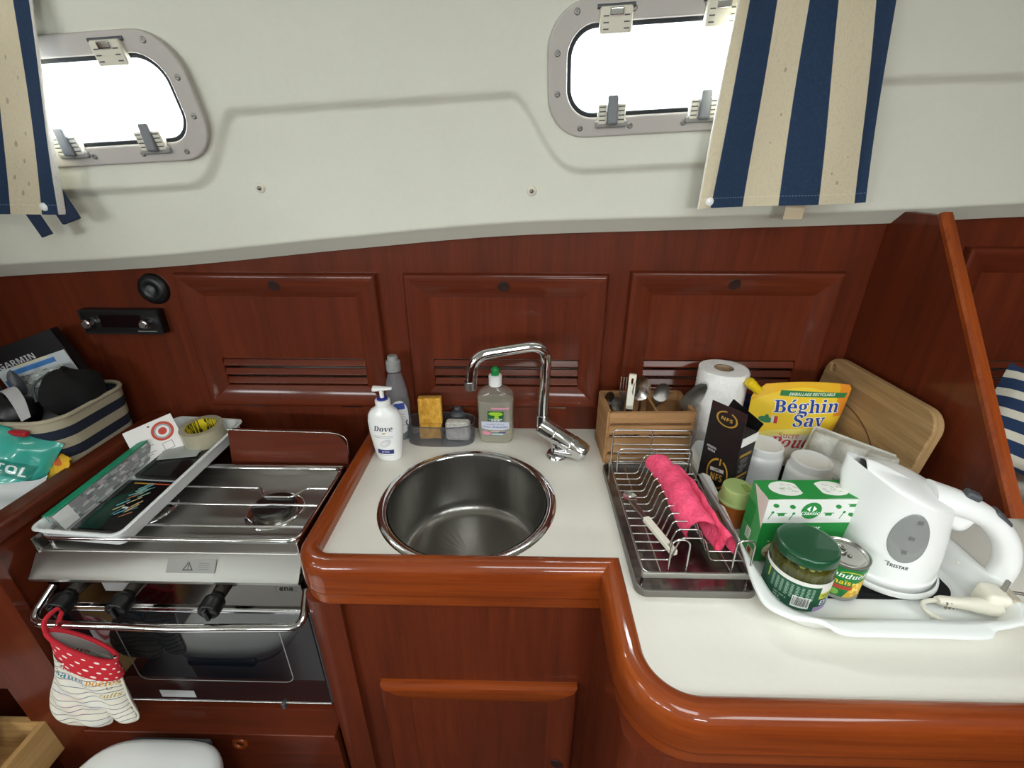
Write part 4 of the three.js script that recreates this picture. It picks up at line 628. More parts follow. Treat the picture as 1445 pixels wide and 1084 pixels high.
// ---------- dish rack ----------
{
  const t = thing('drip_tray', 'shallow steel drip tray under the wire dish rack', 'tray', [0.2775, K, -0.687]);
  const o = (w, d) => rrect(w, d, 0.018), fl = ext(o(0.186, 0.342), 0.0015); fl.rotateX(-PI / 2); M('floor', at(fl, 0, 0.001, 0), std(0x88807d, 0.22, { metalness: 1 }), t);
  const wl = ext(ring(o(0.190, 0.346), o(0.184, 0.340)), 0.012, 0.001, 2); wl.rotateX(-PI / 2); M('rim', at(wl, 0, 0.001, 0), mat.dull, t);
  const r = thing('dish_rack', 'chrome wire dish rack with plate slots beside the sink', 'dish rack', [0.2775, K + 0.003, -0.687]);
  const base = 0.030, b = (pts, name = 'rack_wire', rr = 0.00145, bend = 0.008, cl = false) => M(name, wire(pts, rr, bend, 7, cl), mat.wire, r);
  b([[-0.083, base, 0.155], [0.083, base, 0.155], [0.083, base, -0.15], [-0.083, base, -0.15]], 'base_frame', 0.0019, 0.012, true);
  for (let k = 0; k < 13; k++) {
    const z = 0.128 - k * 0.0195;
    b([[-0.083, base, z], [-0.034, base, z], [-0.022, base + 0.042, z - 0.004], [0.016, base + 0.042, z - 0.004], [0.030, base, z], [0.083, base, z]], 'plate_wire');
  }
  for (const x of [-0.055, 0.055]) b([[x, base - 0.003, 0.155], [x, base - 0.003, -0.15]], 'long_wire');
  for (const x of [-0.030, 0.0685]) b([[x - 0.014, base, 0.150], [x - 0.014, base + 0.06, 0.147], [x + 0.014, base + 0.06, 0.147], [x + 0.014, base, 0.150]], 'end_hoop', 0.0017, 0.014);
  M('front_strip', at(rbox(0.17, 0.011, 0.003, 0.001), 0, base - 0.002, 0.158), mat.brushed, r);
  for (const x of [-0.083, 0.083]) for (const z of [0.152, -0.148]) M('foot', at(cyl(0.0025, 0.0025, base, 8), x, base / 2, z), mat.wire, r);
  for (const [z, top, w] of [[-0.118, 0.082, 0.075], [-0.15, 0.108, 0.082]]) {
    b([[-w, base, z + 0.008], [-w, top, z], [w, top, z], [w, base, z + 0.008]], 'back_frame', 0.0019, 0.01);
    for (let k = 1; k < 4; k++) b([[-w, base + (top - base) * k / 4 + 0.004, z], [w, base + (top - base) * k / 4 + 0.004, z]], 'back_wire'); b([[0, base, z + 0.007], [0, top, z]], 'back_wire');
  }
  const c = thing('pink_cloth', 'folded bright pink dishcloth draped over the dish rack', 'cloth', [0.30, K + 0.070, -0.675]);
  const prof = (f) => { const w = 1.12 - 0.2 * (1 - f); return [[-0.026, -0.022], [-0.029, -0.006], [-0.022, 0.010], [-0.008, 0.017], [0.006, 0.012], [0.011, -0.004], [0.009, -0.026], [0.014, -0.034], [0.021, -0.026], [0.024, -0.008], [0.029, -0.004], [0.034, -0.014], [0.036, -0.034]].map(([a, b2]) => [a * w, b2 * (0.85 + 0.25 * f)]); };
  const R = []; for (let i = 0; i <= 26; i++) { const f = i / 26, cx = -0.022 + 0.034 * f + 0.004 * Math.sin(f * 6), cy = 0.016 + 0.008 * Math.sin(f * 2.6) - 0.022 * f, cz = -0.085 + 0.175 * f; const pr = prof(f), cv = spline(pr.map(([a, b2]) => V(a, b2, 0)), 44); R.push(cv.map((p, j) => V(cx + p.x, cy + p.y + 0.0015 * Math.sin(i * 1.1 + j * 0.5), cz + p.x * 0.25))); }
  const a = grid(R), b2 = grid(R.map((row, i) => row.map((p, j) => { const q = row[Math.min(j + 1, row.length - 1)], s = row[Math.max(0, j - 1)], d = V(q.x - s.x, q.y - s.y, 0).normalize(); return V(p.x - d.y * 0.0022, p.y + d.x * 0.0022, p.z); })));
  M('cloth', merge([a, b2]), phy(0xffffff, 0.95, { map: speckTex(41, [246, 84, 122], 16), bumpMap: bumpTex(43, 64, 64), bumpScale: 0.0015, side: THREE.DoubleSide, sheen: 0.3, sheenColor: new THREE.Color(0xff7799) }), c);
  const m = thing('measuring_spoon', 'small spoon with white slotted handle lying on the dish rack', 'spoon', [0.2075, K + 0.037, -0.713]);
  const hs = rrect(0.0125, 0.088, 0.003); hs.holes.push(new THREE.Path(rrect(0.004, 0.014, 0.002, 0, -0.030).getPoints(6)));
  const hg = ext(hs, 0.006, 0.001, 2); hg.rotateX(-PI / 2); M('handle', at(hg, 0.031, 0, 0.106, 0, 0.31, 0), mat.ivory, m);
  M('neck', at(rbox(0.010, 0.003, 0.05, 0.001), 0.0105, 0.002, 0.04, 0, 0.31, 0), mat.steel, m); M('bowl', at(bowlGeo(0.032, 0.026, 0.007), 0.002, 0.006, 0.006, -PI / 2, 0, 0.3), mat.chrome, m);
}
// ---------- the white tray and what stands in it ----------
const TY = K + 0.0035;                                                  // top of the tray floor and mat
{
  const t = thing('serving_tray', 'large white plastic tray with handle lip holding the kettle and groceries', 'tray', [0, K, 0]);
  const rim = [[0.412, -0.93], [0.392, -0.75], [0.374, -0.60], [0.357, -0.51], [0.360, -0.478], [0.385, -0.459], [0.415, -0.4545], [0.433, -0.448], [0.448, -0.4385], [0.50, -0.4365], [0.58, -0.436], [0.648, -0.4375], [0.662, -0.447], [0.69, -0.452], [0.722, -0.462], [0.738, -0.49], [0.742, -0.55], [0.744, -0.64], [0.742, -0.80], [0.738, -0.905], [0.715, -0.93], [0.575, -0.935], [0.435, -0.93]];
  const curve = new THREE.CatmullRomCurve3(rim.map(([x, z]) => V(x * 0.974, 0, z * 0.974)), true, 'centripetal').getPoints(200).slice(0, -1);
  // nearest point on an inset rounded rectangle keeps the walls free of folds
  const inset = (i, y) => curve.map((p) => { const r = 0.05, cx = Math.min(0.710 - i - r, Math.max(0.370 + i + r, p.x)), cz = Math.min(-0.451 - i - r, Math.max(-0.905 + i + r, p.z)), d = Math.hypot(p.x - cx, p.z - cz) || 1; return V(cx + (p.x - cx) / d * r, y, cz + (p.z - cz) / d * r); });
  const lip = (t, y, drop) => { const q = inset(0, y); return curve.map((p, j) => V(p.x + (q[j].x - p.x) * t, y - drop * ss(-0.4427, -0.4286, p.z), p.z + (q[j].z - p.z) * t)); };
  const rows = [lip(0.06, 0.039, 0.005), lip(0, 0.042, 0.005), lip(0.1, 0.0445, 0.005), lip(0.35, 0.045, 0.005), lip(0.7, 0.0435, 0.004), inset(0.001, 0.039), inset(0.008, 0.02), inset(0.013, 0.007), inset(0.018, 0.0038), inset(0.028, 0.003)];
  const ins = grid(rows.slice().reverse(), { loop: true, cap0: true });
  const under = grid([lip(0.06, 0.039, 0.005), lip(0.5, 0.0405, 0.005), inset(-0.002, 0.035), inset(0.011, 0.005), inset(0.016, 0.001), inset(0.026, 0.0005)], { loop: true, cap1: true });
  M('tray_body', merge([ins, under]), phy(0xeef1ee, 0.28, { clearcoat: 0.3, clearcoatRoughness: 0.12, side: THREE.DoubleSide }), t);
  const mt = thing('ribbed_mat', 'black ribbed non-slip mat on the white tray', 'mat', [0.548, K + 0.0032, -0.695]);
  const ms = ext(rrect(0.262, 0.36, 0.03), 0.0022); ms.rotateX(-PI / 2); M('sheet', ms, mat.blackMat, mt);
  for (let k = 0; k < 43; k++) M('rib', at(rbox(k < 3 || k > 39 ? 0.21 : 0.254, 0.0022, 0.0042, 0.001, 1), 0, 0.0028, -0.174 + k * 0.00828), mat.blackMat, mt);
}
const MY = K + 0.0075;                                                  // top of the mat ribs
{ // kettle
  const k = thing('electric_kettle', 'white electric kettle with grey water window at the right of the tray', 'kettle', [0.600, MY, -0.588], -0.38);
  k.scale.set(0.9, 0.92, 0.9);
  const n = 64, prof = [[0.0, 0.076], [0.003, 0.0805], [0.018, 0.082], [0.0205, 0.0805], [0.022, 0.0785], [0.026, 0.0795], [0.06, 0.0785], [0.10, 0.0745], [0.14, 0.0695], [0.165, 0.0665]];
  const pt = (a, y, r, spout) => { const c = Math.cos(a), s = Math.sin(a), f = Math.max(0, -c) ** 14 * spout; return V(c * r - f * 0.034 - 0.002 * y * 6, y + f * 0.006, s * r * 0.93 * (1 - f * 0.2)); };
  const rows = prof.map(([y, r]) => { const row = []; for (let j = 0; j < n; j++) row.push(pt(-j / n * 2 * PI, y, r, ss(0.09, 0.165, y))); return row; });
  // rim slopes down towards the handle
  const tilt = (row, k2) => row.map((p) => V(p.x, p.y - k2 * 0.10 * (p.x + 0.07), p.z));
  const R = rows.map((row, i) => tilt(row, ss(0.1, 0.165, prof[i][0])));
  R.push(tilt(rows[rows.length - 1].map((p) => V(p.x, p.y + 0.02, p.z)), 2.4)); R.push(tilt(rows[rows.length - 1].map((p) => V(p.x * 1.0, p.y + 0.0285, p.z * 0.99)), 3.1));
  const top = R[R.length - 1];
  M('body', grid(R, { loop: true, cap0: true }), mat.white, k);
  const lidRows = [[0.985, -0.002], [0.965, 0.002], [0.9, 0.007], [0.75, 0.0115], [0.5, 0.0145], [0.2, 0.0155], [0.01, 0.0155]].map(([s, dy]) => top.map((p) => V((Math.max(p.x, -0.075) + 0.002) * s, p.y * 0 + (top.reduce((m, q) => m + q.y, 0) / n) - 0.31 * (p.x * s) + dy * 0.6 - 0.003, p.z * s)));
  M('lid', grid(lidRows, { loop: true, cap1: true }), mat.white, k);
  const hp = spline([V(0.028, 0.160, 0), V(0.072, 0.154, 0), V(0.112, 0.139, 0.001), V(0.143, 0.110, 0.002), V(0.160, 0.070, 0.003), V(0.161, 0.034, 0.004), V(0.155, 0.010, 0.005)], 44);
  const hr = (f) => f < 0.32 ? [0.0225 - 0.016 * f, 0.034 - 0.04 * f] : [0.0168 + 0.002 * Math.sin((f - 0.32) * 3), 0.0208 - 0.004 * (f - 0.32)];
  const H = hp.map((p, i) => { const f = i / (hp.length - 1), d = hp[Math.min(i + 1, hp.length - 1)].clone().sub(hp[Math.max(0, i - 1)]).normalize(), nn = V(-d.y, d.x, 0), e = f > 0.94 ? Math.sqrt(Math.max(0.02, 1 - ((f - 0.94) / 0.062) ** 2)) : 1, [a, b] = hr(f), row = []; for (let j = 0; j < 28; j++) { const q = -j / 28 * 2 * PI; row.push(V(p.x + nn.x * a * e * Math.cos(q), p.y + nn.y * a * e * Math.cos(q), p.z + b * e * Math.sin(q))); } return row; });
  M('handle', grid(H, { loop: true, cap0: true, cap1: true }), mat.white, k);
  M('neck', at(rbox(0.06, 0.05, 0.038, 0.016, 5), 0.068, 0.136, 0, 0, 0, -0.35), mat.white, k);
  M('lid_button', at(rbox(0.022, 0.013, 0.02, 0.005, 4), 0.082, 0.174, 0, 0, 0, -0.3), mat.darkGrey, k);
  M('switch', at(rbox(0.034, 0.012, 0.024, 0.005, 4), 0.1275, 0.1445, 0, 0, 0, -0.7), mat.darkGrey, k);
  // water window: an egg-shaped patch on the body
  const on = (x, y, off) => { let i = 0; while (i < prof.length - 2 && prof[i + 1][0] < y) i++; const t = (y - prof[i][0]) / (prof[i + 1][0] - prof[i][0]), r = prof[i][1] + (prof[i + 1][1] - prof[i][1]) * t + off; return V(x - 0.012 * y, y, 0.93 * Math.sqrt(Math.max(0, r * r - x * x))); };
  const egg = (f, off) => { const row = []; for (let j = 0; j < 48; j++) { const a = j / 48 * 2 * PI, s = Math.sin(a); row.push(on(0.0 + f * (0.0265 - 0.004 * s) * Math.cos(a), 0.110 + f * 0.046 * s, off)); } return row; };
  M('water_window', grid([egg(1, 0.0004), egg(0.97, 0.0018), egg(0.6, 0.0022), egg(0.3, 0.0022), egg(0.01, 0.0022)], { loop: true, cap1: true }), phy(0x8f918f, 0.22, { clearcoat: 0.6 }), k);
  for (const [x, y] of [[0.006, 0.143], [0.002, 0.113], [-0.002, 0.086]]) M('level_mark', grid([0, 1].map((i) => [0, 1].map((j) => on(x + (j - 0.5) * 0.007, y + (i - 0.5) * 0.007, 0.0032)))), std(0x6f6e6c, 0.6), k);
  const br = []; for (let i = 0; i <= 4; i++) { const r = []; for (let j = 0; j <= 14; j++) r.push(on(-0.026 + 0.045 * j / 14, 0.050 + 0.0115 * i / 4, 0.0006)); br.push(r); }
  M('brand_print', grid(br), sticker(canvasTex(360, 84, (c) => { c.clearRect(0, 0, 360, 84); c.font = 'bold 62px sans-serif'; c.fillStyle = '#2a2c33'; c.textAlign = 'center'; c.fillText('TRISTAR', 190, 70); c.beginPath(); c.fillRect(40, 8, 60, 8); })), k);
  M('base_plate', lathe([[0.0001, 0], [0.084, 0], [0.088, 0.003], [0.087, 0.009], [0.083, 0.0115]], 56), mat.white, k);
}
{ // cord and plug
  const c = thing('power_plug', 'cream power plug with coiled cord in front of the kettle', 'plug', [0.655, MY + 0.004, -0.492]);
  M('cord', cord([[0.052, 0.018, -0.075], [0.075, 0.010, -0.03], [0.080, 0.004, 0.006], [0.05, 0.002, 0.026], [0.0, 0.0015, 0.03], [-0.04, 0.002, 0.022], [-0.056, 0.004, 0.004], [-0.05, 0.008, -0.006], [-0.03, 0.012, -0.006]], 0.0034, 70), mat.ivory, c);
  M('grip', grid([[0, 0.006], [0.1, 0.0085], [0.4, 0.0095], [0.6, 0.012], [1, 0.0145]].map(([f, r]) => { const row = []; for (let j = 0; j < 24; j++) { const a = -j / 24 * 2 * PI; row.push(V(-0.036 + 0.075 * f, 0.014 + r * 0.8 * Math.sin(a), -0.004 + 0.012 * f + r * Math.cos(a))); } return row; }), { loop: true, cap0: true, cap1: true }), mat.ivory, c);
  for (let k = 0; k < 5; k++) for (const q of [0, 1]) M('grip_rib', at(rbox(0.0022, 0.0055, 0.003, 0.0008, 1), -0.029 + k * 0.0055, 0.016 - q * 0.006, 0.004 + q * 0.001), std(0x8c8577, 0.6), c);
  const h = M('plug_head', at(rbox(0.03, 0.036, 0.034, 0.007, 4), 0.040, 0.019, -0.004, 0, -0.2, 0), mat.ivory, c);
  M('plug_face', at(rbox(0.012, 0.030, 0.030, 0.003, 3), 0.060, 0.019, 0.0, 0, -0.2, 0), std(0xb9b09e, 0.55), h);
  for (const [dy, dz] of [[0.010, -0.009], [-0.004, 0.0085]]) M('pin', at(cyl(0.0024, 0.0024, 0.02, 12), 0.074, 0.019 + dy, 0.003 + dz, 0, -0.2, PI / 2), mat.brushed, h);
  M('earth_clip', at(rbox(0.004, 0.022, 0.006, 0.001), 0.050, 0.044, -0.004), mat.brushed, h);
  for (const q of [0, 1, 2]) M('recess', at(rbox(0.005, 0.007, 0.001, 0.001, 1), 0.058 + q * 0.003, 0.028 - q * 0.008, 0.0162), std(0x6f6658, 0.7), h);
}
{ // glass jar of beans
  const j = thing('bean_jar', 'glass jar of green beans with dark green lid at the front of the tray', 'jar', [0.4265, TY, -0.5265], -0.22);
  const pr = [[0.034, 0.001], [0.040, 0.002], [0.043, 0.007], [0.0437, 0.015], [0.0437, 0.078], [0.0425, 0.084], [0.0395, 0.089], [0.0385, 0.096]];
  M('glass', lathe(pr, 56), phy(0xf3fbf2, 0.02, { transmission: 1, thickness: 0, ior: 1.45 }), j);
  M('brine', lathe([[0.0001, 0.003], [0.038, 0.003], [0.0415, 0.009], [0.0418, 0.076], [0.04, 0.082], [0.0001, 0.082]], 48), phy(0xa9a04a, 0.05, { transmission: 0.85, thickness: 0, ior: 1.33 }), j);
  const r = rng(17), bean = new THREE.CapsuleGeometry(0.0042, 0.03, 4, 8), bm = [std(0x77772a, 0.5), std(0x8b8a3a, 0.5), std(0x66682a, 0.5), std(0x9a9550, 0.5)];
  for (const rr of [0.034, 0.022]) for (let k = 0; k < (rr > 0.03 ? 21 : 12); k++) for (let q = 0; q < 2; q++) { const a = k / (rr > 0.03 ? 21 : 12) * 2 * PI + q * 0.15, m = M('bean', bean, bm[Math.floor(r() * 4)], j, [Math.cos(a) * rr, 0.027 + q * 0.036 + (r() - 0.5) * 0.01, Math.sin(a) * rr], [(r() - 0.5) * 0.25, 0, (r() - 0.5) * 0.25]); m.scale.setScalar(0.95 + r() * 0.2); }
  const lab = (a0, a1, y0, y1, R2, nn = 40) => grid([0, 1].map((i) => { const row = []; for (let k = 0; k <= nn; k++) { const a = (a0 + (a1 - a0) * k / nn) * PI / 180; row.push(V(R2 * Math.cos(a), y0 + (y1 - y0) * i, R2 * Math.sin(a))); } return row; }));
  M('label', lab(215, -30, 0.010, 0.064, 0.0441), printed(canvasTex(1024, 260, (c, w, h) => {
    c.fillStyle = '#e7e6dc'; c.fillRect(0, 0, w, h); c.fillStyle = '#155138'; c.fillRect(0, 34, 620, h - 34); c.fillStyle = '#c9c63a'; c.fillRect(200, 34, 14, 90); c.fillRect(620, 90, 300, 56); c.fillStyle = '#155138'; c.fillRect(620, 146, 300, 74); c.fillStyle = '#a890c4'; c.fillRect(600, 220, 320, 40);
    c.fillStyle = '#155138'; c.font = 'bold 40px sans-serif'; c.fillText('HARICOTS VERTS', 640, 132); c.fillStyle = '#eef'; c.font = 'bold 64px sans-serif'; c.fillText('EXTRA FINS', 640, 208);
    c.fillStyle = '#b8cdb8'; for (let i = 0; i < 9; i++) for (let k = 0; k < 9; k++) c.fillRect(250 + k * 38, 56 + i * 13, 20 + (i * k * 7) % 14, 5); c.font = 'bold 22px sans-serif'; ['NET 660 g', '345 g', '720 ml'].forEach((q, i) => c.fillText(q, 290, 200 + i * 24));
    c.fillStyle = '#f4f4f0'; c.fillRect(430, 140, 130, 100); c.fillStyle = '#222'; const q = rng(5); for (let x = 438; x < 550;) { const b = 2 + Math.floor(q() * 4); c.fillRect(x, 146, b, 78); x += b + 2 + Math.floor(q() * 4); }
  }), 0.5, { side: THREE.DoubleSide }), j);
  M('lid', at(lathe([[0.0405, 0], [0.0422, 0.001], [0.0425, 0.004], [0.0418, 0.012], [0.0405, 0.015], [0.037, 0.0158], [0.035, 0.0148], [0.0001, 0.0144]], 64), 0, 0.0875, 0), mat.green, j);
}
{ // can
  const c = thing('corn_can', 'small sweetcorn can with ring pull between the jar and the kettle', 'can', [0.499, TY + 0.004, -0.5395], 0.1);
  M('can_body', lathe([[0.030, 0], [0.0325, 0.0006], [0.0328, 0.003], [0.0318, 0.006], [0.0318, 0.062], [0.0328, 0.065], [0.0328, 0.0675], [0.0315, 0.068], [0.0305, 0.0655]], 48), mat.brushed, c);
  M('can_lid', lathe([[0.0001, 0.0645], [0.016, 0.0645], [0.018, 0.0652], [0.024, 0.0652], [0.026, 0.064], [0.029, 0.064], [0.0308, 0.067]], 48), mat.steel, c);
  const rp = M('ring_pull', at(new THREE.TorusGeometry(0.0085, 0.0016, 8, 24), -0.006, 0.0672, 0.006, PI / 2), mat.steel, c); M('rivet', at(lathe([[0.0001, 0.0015], [0.003, 0.001], [0.0035, 0]], 12), 0.004, 0.066, -0.004), mat.steel, rp);
  M('wrapper', lathe([[0.0321, 0.0065], [0.0321, 0.0615]], 48), printed(canvasTex(1024, 300, (g, w, h) => {
    g.fillStyle = '#1d7a3a'; g.fillRect(0, 0, w, h);
    for (let k = 0; k < 2; k++) { const o = k * 512; g.fillStyle = '#e9b92c'; g.beginPath(); g.moveTo(o + 240, 300); g.lineTo(o + 300, 150); g.lineTo(o + 400, 110); g.lineTo(o + 470, 300); g.fill(); const r = rng(3 + k); for (let i = 0; i < 60; i++) { g.fillStyle = ['#f3cf4a', '#dca51f', '#f7dc6e'][i % 3]; g.beginPath(); g.ellipse(o + 290 + r() * 150, 150 + r() * 140, 14, 11, r() * 3, 0, 7); g.fill(); }
      g.strokeStyle = '#d5d23a'; g.lineWidth = 9; g.beginPath(); g.arc(o + 250, 150, 120, 4.1, 5.5); g.stroke(); g.fillStyle = '#f4f6ef'; g.font = 'italic bold 66px serif'; g.textAlign = 'center'; g.fillText('Bonduelle', o + 250, 96); g.fillStyle = '#f0c534'; g.font = 'bold 62px sans-serif'; g.fillText('maïs', o + 200, 165); g.fillStyle = '#b5402a'; g.fillRect(o + 120, 180, 170, 38); g.fillStyle = '#8cc152'; g.beginPath(); g.arc(o + 180, 258, 30, 0, 7); g.fill(); }
  }), 0.35), c); c.rotation.y = -1.75;
}
{ // green and white grocery box
  const b = thing('grocery_box', 'green and white cardboard food box behind the bean jar', 'box', [0.4625, MY, -0.612], 0.03);
  const W = 0.146, H = 0.128, D = 0.05, G = '#1f8a3c';
  const front = canvasTex(600, 520, (c, w, h) => {
    c.fillStyle = G; c.fillRect(0, 0, w, h); c.fillStyle = '#e8eae4'; c.fillRect(0, 0, w, 190); c.fillStyle = G; c.beginPath(); c.arc(300, 92, 66, 0, 7); c.fill(); c.fillStyle = '#fff'; c.textAlign = 'center'; c.font = 'italic bold 36px serif'; c.fillText('Classic’', 300, 126);
    c.beginPath(); c.moveTo(266, 78); c.lineTo(292, 52); c.lineTo(292, 70); c.quadraticCurveTo(284, 78, 292, 86); c.lineTo(292, 100); c.fill(); c.beginPath(); c.moveTo(334, 78); c.lineTo(308, 52); c.lineTo(308, 104); c.fill();
    c.strokeStyle = G; c.fillStyle = G; c.lineWidth = 6; const it = [[60, 50], [40, 130], [110, 120], [170, 60], [180, 140], [420, 120], [470, 60], [510, 130], [560, 50], [570, 125]]; it.forEach(([x, y], i) => { if (i % 3 === 0) { c.beginPath(); c.ellipse(x, y, 22, 14, 0.5, 0, 7); c.fill(); } else if (i % 3 === 1) { c.beginPath(); c.moveTo(x - 10, y + 28); c.lineTo(x + 8, y - 24); c.stroke(); c.beginPath(); c.arc(x + 10, y - 26, 10, 0, 7); c.fill(); } else { c.fillRect(x - 22, y - 10, 44, 22); c.fillRect(x - 34, y - 12, 68, 6); } });
    c.fillStyle = '#f3f6ee'; c.font = 'bold 44px sans-serif'; c.fillText('Boulgour', 300, 250); c.fillStyle = '#d8cfae'; c.beginPath(); c.ellipse(300, 430, 250, 120, 0, 0, 7); c.fill(); const r = rng(8); for (let i = 0; i < 300; i++) { c.fillStyle = ['#e5d49a', '#c9a860', '#f1e7c2', '#b4552e', '#5b8f3a'][i % 5]; c.fillRect(70 + r() * 460, 340 + r() * 170, 12, 8); }
  });
  const top = canvasTex(600, 210, (c, w, h) => { c.fillStyle = G; c.fillRect(0, 0, w, h); c.fillStyle = '#ecece4'; for (const x of [170, 470]) { c.beginPath(); c.ellipse(x, 95, 110, 82, 0, 0, 7); c.fill(); } c.fillStyle = G; c.fillRect(255, 0, 130, h); c.strokeStyle = '#9fae9c'; c.lineWidth = 4; const r = rng(4); for (let i = 0; i < 26; i++) { const x = (i % 2 ? 400 : 90) + r() * 140, y = 50 + r() * 90; c.beginPath(); c.moveTo(x, y); c.lineTo(x + 14, y - 8); c.lineTo(x + 24, y + 4); c.stroke(); } });
  const side = canvasTex(210, 520, (c, w, h) => { c.fillStyle = '#4aa35c'; c.fillRect(0, 0, w, h); c.fillStyle = '#e9e0d6'; c.beginPath(); c.moveTo(w, 0); c.lineTo(30, 0); c.lineTo(w, 240); c.fill(); c.fillStyle = '#1f8a3c'; c.fillRect(0, 130, 110, 190); c.fillStyle = '#eef3ea'; c.fillRect(60, 330, 60, 90); c.fillStyle = '#2c6b3c'; for (let i = 0; i < 4; i++) c.fillRect(70, 345 + i * 16, 36, 5); c.fillStyle = '#d8cfae'; c.fillRect(120, 440, 90, 80); c.fillStyle = '#a33a2a'; c.fillRect(130, 450, 40, 50); });
  const mk = (t) => printed(t, 0.55);
  const sheet = box(W, H, D); M('carton', at(sheet, 0, H / 2, 0), [mk(side), mk(side), mk(top), std(0x2c7a44, 0.6), mk(front), mk(front)], b);
  M('lid_flap', at(box(W + 0.0006, 0.0006, D * 0.96), 0, H + 0.0004, 0.0004), mk(top), b);
}
{ // green cap jar
  const g = thing('spice_jar', 'amber jar with pale green plastic cap beside the grocery box', 'jar', [0.398, MY - 0.006, -0.690]);
  g.scale.set(0.9, 0.82, 0.9);
  M('jar_body', lathe([[0.0001, 0], [0.026, 0], [0.029, 0.004], [0.0295, 0.06], [0.026, 0.068]], 40), phy(0xa8581a, 0.15, { clearcoat: 0.8 }), g);
  M('cap', lathe([[0.0325, 0.060], [0.0335, 0.062], [0.0325, 0.066], [0.030, 0.069], [0.0285, 0.095], [0.026, 0.0985], [0.0001, 0.099]], 44), phy(0xb4cc80, 0.35, { transmission: 0.15 }), g);
  M('cap_notch', at(rbox(0.012, 0.002, 0.024, 0.001), 0.012, 0.0995, 0.008), std(0x84a34e, 0.5), g);
}
{ // upturned mugs
  const mug = (label, x, z, tilt) => {
    const m = thing('mug', label, 'mug', [x, MY, z], tilt, 'upturned white mugs in the tray'); m.scale.set(0.93, 1, 0.93);
    M('mug_body', lathe([[0.0365, 0.002], [0.0405, 0.0], [0.0425, 0.003], [0.0425, 0.062], [0.0418, 0.068], [0.0395, 0.0705], [0.0385, 0.074], [0.0385, 0.086], [0.0365, 0.0895], [0.0335, 0.0895], [0.0325, 0.0865], [0.0001, 0.086]], 56), mat.white, m);
    M('handle', wire([[0, 0.064, -0.036], [0, 0.060, -0.062], [0, 0.022, -0.062], [0, 0.016, -0.036]], 0.0055, 0.02, 12), mat.white, m);
  };
  mug('upturned white mug next to the black coffee box', 0.502, -0.814, 0.4); mug('upturned white mug behind the grocery box nearer the kettle', 0.566, -0.758, -0.5);
}
{ // coffee box, open
  const b = thing('coffee_box', 'open black cardboard coffee box with gold rings beside the mugs', 'box', [0.410, MY, -0.778], 0.0);
  const W = 0.052, H = 0.146, D = 0.072;
  const face = canvasTex(420, 568, (c, w, h) => { c.fillStyle = '#120e0d'; c.fillRect(0, 0, w, h); const rg = (x, y, r, lw) => { c.strokeStyle = '#b98e2e'; c.lineWidth = lw; c.beginPath(); c.arc(x, y, r, -1.2, 4.6); c.stroke(); c.beginPath(); c.moveTo(x + r * 0.1, y - r * 1.1); c.lineTo(x + r * 0.1, y - r * 0.62); c.stroke(); }; rg(230, 370, 125, 17); c.save(); c.translate(225, 370); c.rotate(-0.12); c.fillStyle = '#c9c6c2'; c.fillRect(-84, -46, 168, 30); c.font = 'bold 30px sans-serif'; c.fillStyle = '#222'; c.textAlign = 'center'; c.fillText('CAFÉ', 0, -21); c.font = 'bold 84px sans-serif'; c.fillStyle = '#c89b35'; c.fillText('NFS', 0, 62); c.restore(); c.fillStyle = '#cfccc6'; c.font = 'bold 26px sans-serif'; c.fillText('ORIGINAL', 40, 180); c.fillText('MOULU', 60, 208); c.fillStyle = '#888'; c.fillText('250 g', 300, 545); });
  const flap = canvasTex(300, 300, (c, w, h) => { c.fillStyle = '#2a1014'; c.fillRect(0, 0, w, h); c.fillStyle = '#120e0d'; c.fillRect(0, 100, w, 200); c.strokeStyle = '#b98e2e'; c.lineWidth = 15; c.beginPath(); c.arc(150, 150, 84, -1.2, 4.6); c.stroke(); c.font = 'bold 56px sans-serif'; c.fillStyle = '#c89b35'; c.textAlign = 'center'; c.fillText('NFS', 150, 172); });
  const side = canvasTex(300, 568, (c, w, h) => { c.fillStyle = '#151213'; c.fillRect(0, 0, w, h); c.fillStyle = '#b98e2e'; c.fillRect(40, 150, 220, 24); c.fillRect(30, 340, 240, 22); c.fillStyle = '#a9a6a0'; for (let i = 0; i < 8; i++) c.fillRect(60 + (i % 3) * 18, 196 + i * 16, 150 - (i % 4) * 22, 5); for (let i = 0; i < 6; i++) c.fillRect(80, 385 + i * 18, 160, 6); c.fillStyle = '#b98e2e'; c.fillRect(40, 380, 24, 110); });
  const q = thing; const bk = mat.black;
  M('carton', at(box(W, H, D), 0, H / 2, 0), [bk, bk, std(0x2b2523, 0.7), bk, printed(side), bk], b);
  M('ring_print', at(new THREE.PlaneGeometry(D, H), -W / 2 - 0.0005, H / 2, 0, 0, -PI / 2, 0), printed(face), b);
  M('print_flap', at(box(D, 0.052, 0.0012), -W / 2, H + 0.026, 0, 0, -PI / 2, 0), printed(flap), b);
  M('side_flap', at(box(D, 0.034, 0.0012), W / 2 + 0.006, H + 0.013, 0.0, 0, -PI / 2, -0.35), bk, b);
  M('white_tuck', at(box(W - 0.002, 0.018, 0.0012), 0.001, H - 0.009, D / 2 + 0.0009), mat.paper, b);
  b.rotation.y = 0.6;
}
